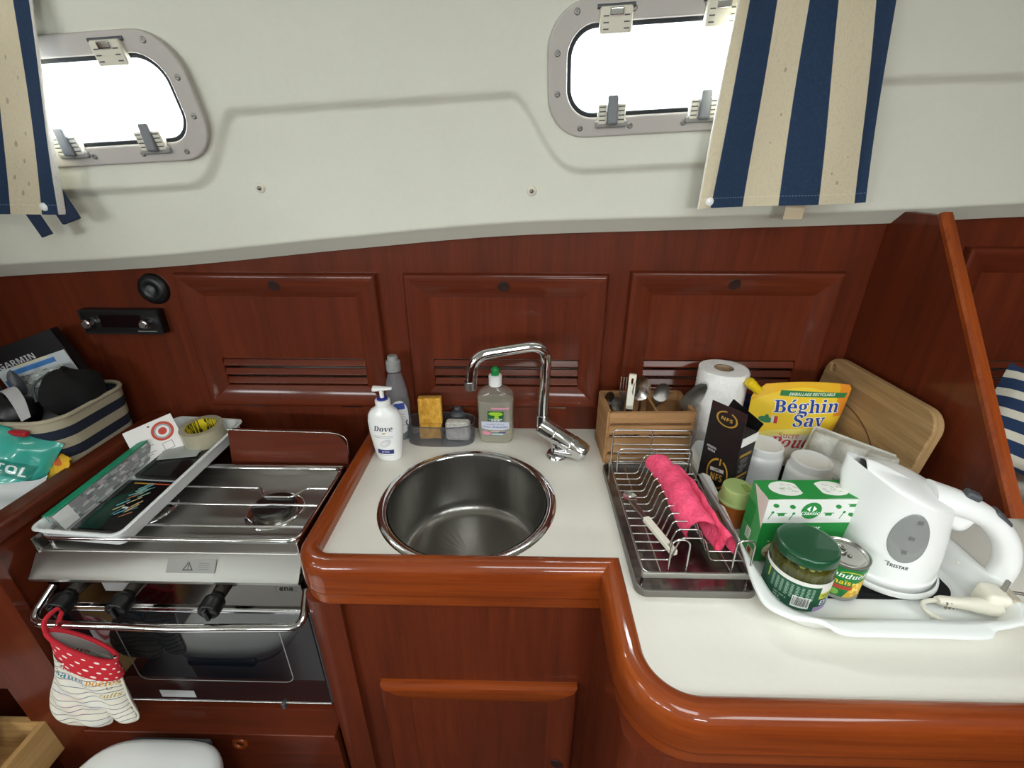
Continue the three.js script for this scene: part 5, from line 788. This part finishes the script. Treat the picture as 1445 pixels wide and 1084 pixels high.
{ // kitchen roll
  const r = thing('paper_towel_roll', 'white paper towel roll standing behind the coffee box', 'paper roll', [0.452, K + 0.002, -0.952]);
  r.scale.y = 0.93;
  const g = lathe([[0.021, 0], [0.051, 0], [0.0525, 0.002], [0.0525, 0.218], [0.0515, 0.2195], [0.021, 0.2195]], 56), p = g.attributes.position, uv = g.attributes.uv; for (let i = 0; i < p.count; i++) uv.setXY(i, uv.getX(i) * 6, p.getY(i) * 18);
  M('paper', g, std(0xf3f2ef, 0.95, { bumpMap: bumpTex(61, 24, 24), bumpScale: 0.0012 }), r);
  M('core', lathe([[0.021, 0], [0.021, 0.2185], [0.0195, 0.2185], [0.0195, 0]], 36), std(0xa08468, 0.9), r);
  M('loose_sheet', grid([0, 1].map((i) => Array.from({ length: 13 }, (_, k) => { const a = (70 - k * 5) * PI / 180, R2 = 0.0532 + 0.004 * Math.max(0, (k - 6) / 6) ** 2; return V(R2 * Math.cos(a), 0.001 + i * 0.217, R2 * Math.sin(a)); }))), std(0xf3f2ef, 0.95, { side: THREE.DoubleSide }), r);
}
{ // sugar pouch
  const s = thing('sugar_pouch', 'yellow stand-up sugar pouch with spout behind the mugs', 'pouch', [0.590, MY, -0.895], -0.02);
  const out = (v) => [-0.088 - 0.006 * v + (v > 0.86 ? (v - 0.86) * 0.18 : 0), 0.086 + 0.024 * Math.sin(v * 1.6) + (v > 0.97 ? -0.006 : 0)];
  const face = (sg) => { const R = []; for (let i = 0; i <= 24; i++) { const v = i / 24, [x0, x1] = out(v), row = []; for (let j = 0; j <= 24; j++) { const u = j / 24; const th = 0.030 * (1 - v ** 2.2) * Math.sin(PI * u) ** 0.55 + 0.0007 + 0.0012 * Math.sin(u * 19 + v * 13) * (1 - v); row.push(V(x0 + (x1 - x0) * u, v * 0.186 + (v > 0.9 ? 0.006 * Math.sin(u * 3) * (v - 0.9) * 10 : 0), sg * th)); } R.push(sg > 0 ? row : row.reverse()); } return grid(R); };
  const tex = canvasTex(640, 640, (c, w, h) => {
    c.fillStyle = '#e8b22a'; c.fillRect(0, 0, w, h); c.fillStyle = '#f1ca35'; c.beginPath(); c.ellipse(300, 220, 330, 190, 0, 0, 7); c.fill(); c.fillStyle = '#eddc7a'; c.beginPath(); c.moveTo(0, 400); c.quadraticCurveTo(330, 260, 640, 380); c.lineTo(640, 640); c.lineTo(0, 640); c.fill(); c.fillStyle = '#e6e0d2'; c.beginPath(); c.moveTo(0, 430); c.quadraticCurveTo(340, 330, 640, 410); c.lineTo(640, 640); c.lineTo(0, 640); c.fill();
    c.fillStyle = '#e6902a'; c.fillRect(560, 0, 80, 240); c.fillStyle = '#2b7a48'; c.beginPath(); c.moveTo(150, 46); c.lineTo(620, 60); c.lineTo(610, 96); c.lineTo(170, 82); c.fill(); c.fillStyle = '#e9f0df'; c.font = 'bold 26px sans-serif'; c.textAlign = 'center'; c.fillText('EMBALLAGE RECYCLABLE', 380, 80);
    c.fillStyle = '#1d3f9a'; c.strokeStyle = '#f4efdc'; c.lineWidth = 10; c.font = 'bold 128px serif'; for (const [t, x, y] of [['Béghin', 365, 205], ['Say', 395, 310]]) { c.strokeText(t, x, y); c.fillText(t, x, y); }
    c.fillStyle = '#2f7d52'; c.beginPath(); c.ellipse(105, 268, 46, 24, 0.2, 0, 7); c.fill(); c.beginPath(); c.ellipse(110, 252, 14, 26, 0, 0, 7); c.fill(); c.fillStyle = '#d9d9d2'; c.fillRect(140, 232, 18, 54); c.fillStyle = '#c2343e'; c.fillRect(158, 236, 22, 56);
    c.fillStyle = '#c23a4a'; c.font = '54px serif'; c.fillText('Sucre', 280, 400); c.font = 'italic bold 120px serif'; c.fillText('Poudre', 370, 480);
  });
  M('pouch_film', merge([face(1), face(-1)]), phy(0xffffff, 0.3, { map: tex, clearcoat: 0.4, side: THREE.DoubleSide }), s);
  M('spout', at(lathe([[0.0095, 0], [0.0095, 0.018], [0.0105, 0.019], [0.0105, 0.034], [0.009, 0.036], [0.0001, 0.036]], 28), -0.080, 0.168, 0, 0, 0, 0.85), std(0xe9c617, 0.4), s);
  const p = tag(M('blue_packet', rbox(0.05, 0.12, 0.04, 0.008, 3), std(0x1d3e70, 0.5), null, [0.535, K + 0.0605, -0.985]), 'dark blue packet between the paper roll and the sugar pouch', 'packet');
}
{ // egg carton
  const e = thing('egg_carton', 'white pulp egg carton tilted behind the kettle', 'egg carton', [0.682, MY, -0.806], -0.9);
  const m = std(0xffffff, 0.95, { map: speckTex(77, [206, 205, 196], 12), bumpMap: bumpTex(79, 64, 64), bumpScale: 0.001, side: THREE.DoubleSide }), cols = 3, L = 0.15, D = 0.10;
  const surf = (sg, y0) => { const R = []; for (let i = 0; i <= 40; i++) { const row = []; for (let j = 0; j <= 80; j++) { const u = j / 80, v = i / 40, ed = Math.min(1, Math.min(u, 1 - u) * 16, Math.min(v, 1 - v) * 9), bump = Math.abs(Math.sin(u * PI * cols)) ** 0.6 * Math.abs(Math.sin(v * PI * 2)) ** 0.6; row.push(V((u - 0.5) * L, y0 + sg * ed * (0.012 + 0.026 * bump), (v - 0.5) * D)); } R.push(row); } return grid(sg > 0 ? R.slice().reverse() : R); };
  const lower = M('lower_cups', surf(-1, 0.045), m, e); const upper = M('upper_lid', surf(1, 0.047), m, e);
  M('rim_flange', at(ext(ring(rrect(L + 0.008, D + 0.008, 0.008), rrect(L - 0.004, D - 0.004, 0.006)), 0.002), 0, 0.047, 0, PI / 2), m, e);
  for (const c of e.children) { c.rotation.x = (c.rotation.x || 0); }
  e.rotation.order = 'YXZ'; e.rotation.x = 1.0; e.position.y = MY + 0.036;
}
{ // chopping board leaning on the partition
  const s = rrect(0.305, 0.215, 0.038, 0, 0.1075); s.holes.push(new THREE.Path(rrect(0.015, 0.015, 0.0074, -0.128, 0.19).getPoints(6)));
  const g = wuv(ext(s, 0.014, 0.003, 3), 'x'), b = thing('chopping_board', 'worn wooden chopping board leaning against the slanting partition', 'chopping board', [0.714, K + 0.003, -0.862], -PI / 2 + 0.02);
  b.rotation.order = 'YXZ'; b.rotation.x = -0.13; M('board', g, mat.board, b);
  M('carved_groove', cord(Array.from({ length: 13 }, (_, i) => { const a = -0.1 + i / 12 * 1.75; return V(-0.06 + 0.15 * Math.sin(a), 0.02 + 0.115 * Math.cos(a), 0.0145); }), 0.0032, 40, 6), std(0x6f4c2c, 0.85), b);
}
{ // cushion beyond the partition
  const c = thing('striped_cushion', 'blue and white striped cushion beyond the partition', 'cushion', [1.10, 0.925, -0.83], -0.35);
  const R = []; for (let i = 0; i <= 24; i++) { const row = []; for (let j = 0; j <= 24; j++) { const u = j / 12 - 1, v = i / 12 - 1; row.push(V(u * 0.14, v * 0.10, 0.05 * ((1 - u * u) * (1 - v * v)) ** 0.45)); } R.push(row); }
  const f = grid(R), k = f.clone().rotateY(PI); const t = printed(canvasTex(256, 256, (q) => { q.fillStyle = '#1c3152'; q.fillRect(0, 0, 256, 256); q.fillStyle = '#cfc8b8'; for (let i = 0; i < 5; i++) q.fillRect(0, 20 + i * 52, 256, 22); }), 0.95, { side: THREE.DoubleSide });
  M('cover', merge([f, k]).rotateX(-0.5).rotateZ(-0.35), t, c, [0, 0.105, 0]);
  const l = thing('beige_pouch', 'beige cloth pouch below the striped cushion', 'pouch', [1.0, 0.922, -0.68]);
  M('pouch_body', oval([[0.0, 0.03, 0.03, 2.5], [0.01, 0.05, 0.045, 2.5], [0.045, 0.055, 0.05, 2.5], [0.07, 0.04, 0.03, 2.3], [0.078, 0.01, 0.006]], 36).geo, std(0x9a8467, 0.95), l);
}
// ---------- long white tray on the stove ----------
{
  const T = [-0.806, 0.895, -0.634], TR = [0.088, -0.08, 0];
  const place = (o, x, y, z, rx = 0, ry = 0, rz = 0) => { const f = new THREE.Object3D(); f.position.set(...T); f.rotation.set(TR[0], TR[1], TR[2], 'YXZ'); f.updateMatrix(); const l = new THREE.Matrix4().compose(V(x, y, z), new THREE.Quaternion().setFromEuler(new THREE.Euler(rx, ry, rz, 'YXZ')), V(1, 1, 1)); const m = f.matrix.clone().multiply(l); m.decompose(o.position, o.quaternion, o.scale); };
  const t = thing('letter_tray', 'long narrow white plastic tray lying on the stove', 'tray'); place(t, 0, 0, 0);
  const ringAt = (y, g) => rrect(0.158 + g * 2, 0.352 + g * 2, 0.014 + g * 0.4).getPoints(8).map((p) => V(p.x, y, p.y - 0.178)).slice(0, -1);
  const inner = [ringAt(0.003, -0.002), ringAt(0.0045, -0.0005), ringAt(0.036, 0.005), ringAt(0.037, 0.009), ringAt(0.0355, 0.0125)], outer = [ringAt(0.034, 0.0125), ringAt(0.0345, 0.0085), ringAt(0.003, 0.0018), ringAt(0.0004, -0.0015)];
  M('tray_body', merge([grid(inner, { loop: true, cap0: true }), grid(outer, { loop: true, cap1: true }), grid([inner[4], outer[0]], { loop: true })]), phy(0xe9eceb, 0.4, { side: THREE.DoubleSide }), t);
  const caseTex = (f) => canvasTex(300, 340, f);
  const jewel = (label, z, tex, ry) => { const o = thing('disc_case', label, 'disc case'); place(o, 0.016, 0.004, z, 0, ry); M('case', at(rbox(0.122, 0.010, 0.138, 0.0015), 0, 0.005, 0), phy(0x151718, 0.1, { clearcoat: 1 }), o); M('cover_print', at(new THREE.PlaneGeometry(0.108, 0.132), 0.005, 0.0105, 0, -PI / 2), printed(tex, 0.12, {}), o); M('spine', at(rbox(0.120, 0.011, 0.003, 0.001), 0, 0.0055, -0.0705), std(0x9aa0a2, 0.25), o); };
  jewel('disc case with dark colourful cover in the front of the white tray', -0.088, caseTex((c, w, h) => { c.fillStyle = '#101216'; c.fillRect(0, 0, w, h); c.fillStyle = '#123a33'; c.beginPath(); c.moveTo(0, h); c.lineTo(0, 150); c.lineTo(90, 60); c.lineTo(120, h); c.fill(); c.fillStyle = '#c9973a'; c.fillRect(30, 14, 120, 9); c.fillStyle = '#c8603a'; c.fillRect(150, 14, 120, 9); const r = rng(12); c.lineWidth = 9; for (let i = 0; i < 22; i++) { c.strokeStyle = ['#6fb3c4', '#8fb09a', '#a3714f', '#c9b184', '#4f7f86'][i % 5]; const x = 70 + r() * 150, y = 60 + r() * 210; c.beginPath(); c.moveTo(x, y); c.lineTo(x + 26 + r() * 30, y - 30 - r() * 30); c.stroke(); } c.fillStyle = '#d9dcdc'; c.fillRect(120, 190, 34, 12); }), 0.02);
  jewel('black disc case with pale lettering behind the colourful case', -0.238, caseTex((c, w, h) => { c.fillStyle = '#17191a'; c.fillRect(0, 0, w, h); c.fillStyle = '#2c3132'; c.beginPath(); c.moveTo(0, h); c.lineTo(120, 40); c.lineTo(190, h); c.fill(); c.fillStyle = '#d8dada'; c.font = 'italic bold 44px sans-serif'; c.fillText('LIVE', 120, 130); }), -0.02);
  const fl = tag(M('clear_sleeve', rbox(0.085, 0.0012, 0.07, 0.0005, 1), phy(0xdfe4e2, 0.25, { transmission: 0.6 })), 'clear plastic sleeve lying on the black disc case', 'sleeve'); place(fl, 0.0, 0.018, -0.262, 0, 0.25, 0);
  const s = thing('teal_packet', 'teal and grey slim packet along the edge of the white tray', 'packet'); place(s, -0.0655, 0.006, -0.135, 0, 0.015, 0.25);
  M('carton', at(rbox(0.014, 0.036, 0.232, 0.001), 0, 0.018, 0), std(0xffffff, 0.5, { map: canvasTex(512, 96, (c, w, h) => { c.fillStyle = '#8c8f90'; c.fillRect(0, 0, w, h); const r = rng(21); for (let i = 0; i < 90; i++) { c.fillStyle = ['#c9ccca', '#6f7374', '#aab0ae', '#b7a9a9'][i % 4]; c.fillRect(r() * w, r() * h, 10 + r() * 30, 6 + r() * 12); } c.fillStyle = '#e3e5e2'; c.fillRect(0, 0, 70, h); }) }), s);
  M('teal_strip', at(rbox(0.024, 0.003, 0.232, 0.0008), -0.004, 0.0385, 0), mat.teal, s); M('teal_strip', at(rbox(0.003, 0.012, 0.232, 0.0008), -0.0085, 0.030, 0), mat.teal, s);
  const p = thing('tape_roll', 'roll of clear parcel tape with yellow core in the white tray', 'tape'); place(p, 0.025, 0.005, -0.305);
  M('tape', lathe([[0.033, 0], [0.0455, 0], [0.046, 0.001], [0.046, 0.049], [0.0455, 0.05], [0.033, 0.05]], 48), phy(0xcfc9b0, 0.25, { transmission: 0.35, clearcoat: 0.6 }), p);
  M('core', lathe([[0.0335, 0.0005], [0.0335, 0.0495], [0.031, 0.0495], [0.031, 0.0005], [0.0335, 0.0005]], 40), std(0xffffff, 0.6, { side: THREE.DoubleSide, map: canvasTex(512, 64, (c, w, h) => { c.fillStyle = '#e3cf1c'; c.fillRect(0, 0, w, h); c.fillStyle = '#2a2612'; c.font = 'bold 34px sans-serif'; for (let i = 0; i < 5; i++) c.fillText('TAPE', i * 104 + 8, 44); }) }), p);
  const k = thing('paper_card', 'white paper card with red ring leaning on the white tray', 'card'); place(k, -0.062, 0.04, -0.262, -0.75, 0.55, 0.25);
  M('sheet', box(0.1, 0.088, 0.0006), [mat.paper, mat.paper, mat.paper, mat.paper, printed(canvasTex(256, 220, (c, w, h) => { c.fillStyle = '#ece9e6'; c.fillRect(0, 0, w, h); c.strokeStyle = '#c24a3a'; c.lineWidth = 15; c.beginPath(); c.arc(180, 80, 50, 0, 7); c.stroke(); c.strokeStyle = '#6f8f9a'; c.lineWidth = 5; c.beginPath(); c.arc(180, 80, 38, 0, 7); c.stroke(); c.fillStyle = '#c24a3a'; c.beginPath(); c.arc(180, 80, 22, 0, 7); c.fill(); c.fillStyle = '#99948f'; for (let i = 0; i < 6; i++) c.fillRect(20, 130 + i * 13, 90 - (i % 3) * 20, 4); c.strokeStyle = '#8a8a88'; c.lineWidth = 3; c.strokeRect(150, 150, 50, 44); c.fillStyle = '#333'; c.fillRect(120, 20, 12, 8); }), 0.8), mat.paper], k);
}
// ---------- things in the side locker ----------
const SH = 0.894;
{
  const b = thing('striped_basket', 'navy and cream striped fabric basket in the side locker', 'basket', [-1.055, SH, -0.90], 0.02);
  const sec = (y, k) => { const r = rrect(0.195 * k, 0.215 * k, 0.05).getPoints(12).slice(0, -1); return r.map((p) => V(p.x, y, -p.y)); };
  const H = 0.160, bands = canvasTex(64, 512, (c, w, h) => { const n = 6.5; for (let i = 0; i < 7; i++) { c.fillStyle = i % 2 ? '#1d2536' : '#b3aa92'; c.fillRect(0, i * h / 7, w, h / 7 + 1); } });
  const rows = []; for (let i = 0; i <= 10; i++) rows.push(sec(i / 10 * H, 0.94 + 0.06 * i / 10)); const ins = []; for (let i = 0; i <= 10; i++) ins.push(sec(H - i / 10 * (H - 0.004), 0.965 - 0.04 * i / 10));
  M('fabric', grid(rows, { loop: true, cap0: true }), std(0xffffff, 0.95, { map: bands, side: THREE.DoubleSide }), b);
  M('lining', grid(ins.map((r) => r), { loop: true, cap1: true }), std(0x2a3040, 0.95, { side: THREE.DoubleSide }), b);
  const rim = sec(H, 0.983); rim.push(rim[0].clone()); M('rim_binding', sweepRound(rim, 0.005, 8, true), std(0xb3aa92, 0.95), b);
}
{
  const g = thing('black_carton', 'black electronics carton with white lettering standing in the striped basket', 'box', [-1.07, SH + 0.03, -0.965]);
  g.rotation.set(-0.05, 0.15, 0.33);
  M('carton', at(box(0.17, 0.2, 0.022), 0.01, 0.16, 0), [mat.black, mat.black, std(0x5d6058, 0.7), mat.black, printed(canvasTex(400, 560, (c, w, h) => { c.fillStyle = '#0f1114'; c.fillRect(0, 0, w, h); c.fillStyle = '#c6c8c8'; c.font = 'bold 52px sans-serif'; c.fillText('GARMIN', 30, 130); c.fillStyle = '#555b58'; c.fillRect(10, 60, 20, 20); c.fillRect(16, 170, 30, 50); }), 0.4), mat.black], g);
  const sheet = (label, w, h, x, y, z, rz, tex, ry = 0.2) => { const o = thing('leaflet', label, 'leaflet', [x, y, z]); o.rotation.set(-0.12, ry, rz); M('sheet', at(box(w, h, 0.003), 0, h / 2, 0), [mat.paper, mat.paper, mat.paper, mat.paper, printed(tex, 0.6), mat.paper], o); };
  sheet('white leaflet with bright blue band in the striped basket', 0.15, 0.145, -1.058, SH + 0.105, -0.928, 0.32, canvasTex(256, 300, (c, w, h) => { c.fillStyle = '#b9c0c4'; c.fillRect(0, 0, w, h); c.fillStyle = '#2e6fae'; c.fillRect(30, 16, 180, 22); c.fillStyle = '#cfc9a8'; c.fillRect(70, 0, 120, 8); }));
  sheet('crumpled pale leaflet with grey print behind the black pouch', 0.12, 0.125, -1.045, SH + 0.105, -0.905, 0.30, canvasTex(256, 300, (c, w, h) => { c.fillStyle = '#9fa3a0'; c.fillRect(0, 0, w, h); const r = rng(31); for (let i = 0; i < 120; i++) { c.fillStyle = ['#5f6566', '#c9ccc9', '#7f8584'][i % 3]; c.fillRect(r() * w, r() * 120, 8 + r() * 14, 6); } c.fillStyle = '#2d6aa0'; c.fillRect(0, 0, 20, 120); }));
  const lump = (name, label, cat, x, y, z, rx, ry, rz, m, seed) => { const r = new THREE.SphereGeometry(1, 40, 28), p = r.attributes.position, L = lattice(seed, 8, 8); for (let i = 0; i < p.count; i++) { const k = 1 + 0.22 * (L((Math.atan2(p.getZ(i), p.getX(i)) / PI + 1) * 4, (p.getY(i) + 1) * 2) - 0.5); p.setXYZ(i, p.getX(i) * rx * k, p.getY(i) * ry * k, p.getZ(i) * rz * k); } r.computeVertexNormals(); return tag(M(name, r, m, null, [x, y, z]), label, cat); };
  const cap = thing('black_pouch', 'soft black pouch bulging out of the striped basket', 'pouch', [-1.005, 1.075, -0.905]);
  { const r = new THREE.SphereGeometry(1, 40, 28), p = r.attributes.position, L = lattice(5, 8, 8); for (let i = 0; i < p.count; i++) { const k = 1 + 0.3 * (L((Math.atan2(p.getZ(i), p.getX(i)) / PI + 1) * 4, (p.getY(i) + 1) * 2) - 0.5); p.setXYZ(i, p.getX(i) * 0.05 * k, p.getY(i) * 0.052 * k, p.getZ(i) * 0.06 * k); } r.computeVertexNormals(); M('pouch_body', r, mat.blackMat, cap); M('zip', cord([[-0.03, 0.048, 0.0], [-0.04, 0.03, 0.034], [-0.03, 0.0, 0.052]], 0.0025, 20, 6), mat.darkGrey, cap); }
  lump('glossy_case', 'rounded black glossy case at the front of the striped basket', 'case', -1.075, 1.055, -0.838, 0.042, 0.045, 0.038, mat.black, 9);
  lump('grey_grip', 'dark grey rounded tool grip sticking up from the striped basket', 'tool', -1.098, 1.100, -0.885, 0.011, 0.035, 0.011, mat.darkGrey, 13);
  lump('grey_grip', 'slim charcoal tool grip beside the blue bag in the striped basket', 'tool', -1.132, 1.085, -0.87, 0.010, 0.034, 0.010, std(0x2b2f36, 0.5), 15);
  tag(M('white_strap', grid([0, 1].map((i) => spline([V(-1.108, 1.098, -0.872 + i * 0.028), V(-1.075, 1.106, -0.862 + i * 0.028), V(-1.035, 1.092, -0.835 + i * 0.026), V(-1.012, 1.062, -0.812 + i * 0.02)], 24))), std(0xd9d9dc, 0.7, { side: THREE.DoubleSide })), 'curved white strap hanging over the striped basket rim', 'strap');
  for (const [x, y, l] of [[-1.022, 1.038, 'red plastic clip on the striped basket rim'], [-1.045, 1.020, 'dark red plastic clip below the bright red clip']]) tag(M('clip', rbox(0.036, 0.012, 0.012, 0.004, 3), std(y > 1.03 ? 0xb01c2c : 0x6f1420, 0.4), null, [x, y, -0.786], [0, 0, -0.1]), l, 'clip');
  const d = thing('clear_disc', 'clear plastic lid lying in the striped basket', 'lid', [-1.02, 1.022, -0.955]); M('disc', lathe([[0.0001, 0.006], [0.03, 0.006], [0.036, 0.004], [0.037, 0]], 36), phy(0xd9d6c8, 0.2, { transmission: 0.5 }), d); d.rotation.set(0.5, 0, 0.2);
  lump('blue_bag', 'crumpled blue plastic bag beside the striped basket', 'bag', -1.18, 1.02, -0.80, 0.05, 0.075, 0.045, phy(0x1f4a86, 0.35), 23);
  // teal wipes packet
  const w = thing('wipes_packet', 'crumpled teal and white cleaning wipes packet in front of the basket', 'packet', [-1.095, SH + 0.03, -0.715]); w.rotation.set(-0.35, 0.45, -0.45);
  const tex = canvasTex(420, 420, (c, W, h) => { c.fillStyle = '#3fae9f'; c.fillRect(0, 0, W, h); c.fillStyle = '#d4e6e2'; c.beginPath(); c.moveTo(0, 250); c.quadraticCurveTo(200, 330, 420, 260); c.lineTo(420, 420); c.lineTo(0, 420); c.fill(); c.fillStyle = '#2a8a7c'; c.fillRect(40, 150, 340, 90); c.fillStyle = '#e6f3f0'; c.font = 'bold 72px sans-serif'; c.fillText('SANYTOL', 46, 222); c.fillStyle = '#b5627a'; c.font = '40px serif'; c.fillText('désinfectant', 90, 300); c.fillStyle = '#9fd9cc'; c.beginPath(); c.ellipse(120, 70, 90, 30, 0.4, 0, 7); c.fill(); });
  const pil = (sg) => { const R = []; const L = lattice(40, 7, 7); for (let i = 0; i <= 26; i++) { const row = []; for (let j = 0; j <= 26; j++) { const u = j / 13 - 1, v = i / 13 - 1; row.push(V(u * 0.085, v * 0.075 + 0.08, sg * (0.024 * Math.max(0, (1 - u ** 4) * (1 - v ** 4)) + 0.001 + 0.014 * (L(j / 26 * 6, i / 26 * 6) - 0.5) * (1 - u * u)))); } R.push(sg > 0 ? row : row.reverse()); } return grid(R); };
  M('film', merge([pil(1), pil(-1)]), phy(0xffffff, 0.25, { map: tex, clearcoat: 0.6, side: THREE.DoubleSide }), w);
  const y = thing('yellow_packet', 'small yellow and red food packet beside the wipes', 'packet', [-1.0, SH + 0.02, -0.775]); y.rotation.set(-0.6, -0.4, -0.25);
  M('film', at(merge([1, -1].map((sg) => { const R = []; for (let i = 0; i <= 12; i++) { const row = []; for (let j = 0; j <= 12; j++) { const u = j / 6 - 1, v = i / 6 - 1; row.push(V(u * 0.05, v * 0.034, sg * (0.01 * (1 - u ** 4) * (1 - v ** 4) + 0.0006 + 0.002 * Math.sin(i * 2 + j * 3)))); } R.push(sg > 0 ? row : row.reverse()); } return grid(R); })), 0, 0.04, 0), phy(0xffffff, 0.35, { side: THREE.DoubleSide, map: canvasTex(128, 96, (c) => { c.fillStyle = '#e2b02a'; c.fillRect(0, 0, 128, 96); c.fillStyle = '#c4433f'; c.fillRect(0, 58, 70, 38); c.fillStyle = '#d0602a'; c.beginPath(); c.ellipse(60, 16, 50, 14, 0.2, 0, 7); c.fill(); }) }), y);
  tag(M('folded_paper', grid(Array.from({ length: 9 }, (_, i) => Array.from({ length: 9 }, (_, j) => V((i / 8 - 0.5) * 0.12, 0.05 + 0.012 * Math.sin(i * 0.7) + 0.004 * Math.cos(j), (j / 8 - 0.5) * 0.09)))), std(0xdfe1e4, 0.8, { side: THREE.DoubleSide }), null, [-1.005, SH, -0.705], [0.15, 0.4, 0.1]), 'creased white paper sheet beside the locker rail', 'paper');
  const kb = thing('black_tool_knob', 'glossy black knob with grey dots at the front of the side locker', 'knob', [-1.03, SH, -0.645]); M('knob_body', lathe([[0.0001, 0.062], [0.016, 0.06], [0.03, 0.05], [0.036, 0.034], [0.034, 0.016], [0.026, 0.004], [0.02, 0], [0.0001, 0]], 36), phy(0x0d0e10, 0.15, { clearcoat: 1 }), kb);
  for (let i = 0; i < 8; i++) M('dot', at(new THREE.SphereGeometry(0.0035, 10, 8), 0.031 * Math.cos(i * 0.8), 0.046, 0.031 * Math.sin(i * 0.8)), mat.grey, kb);
}
renderer.render(scene, camera);
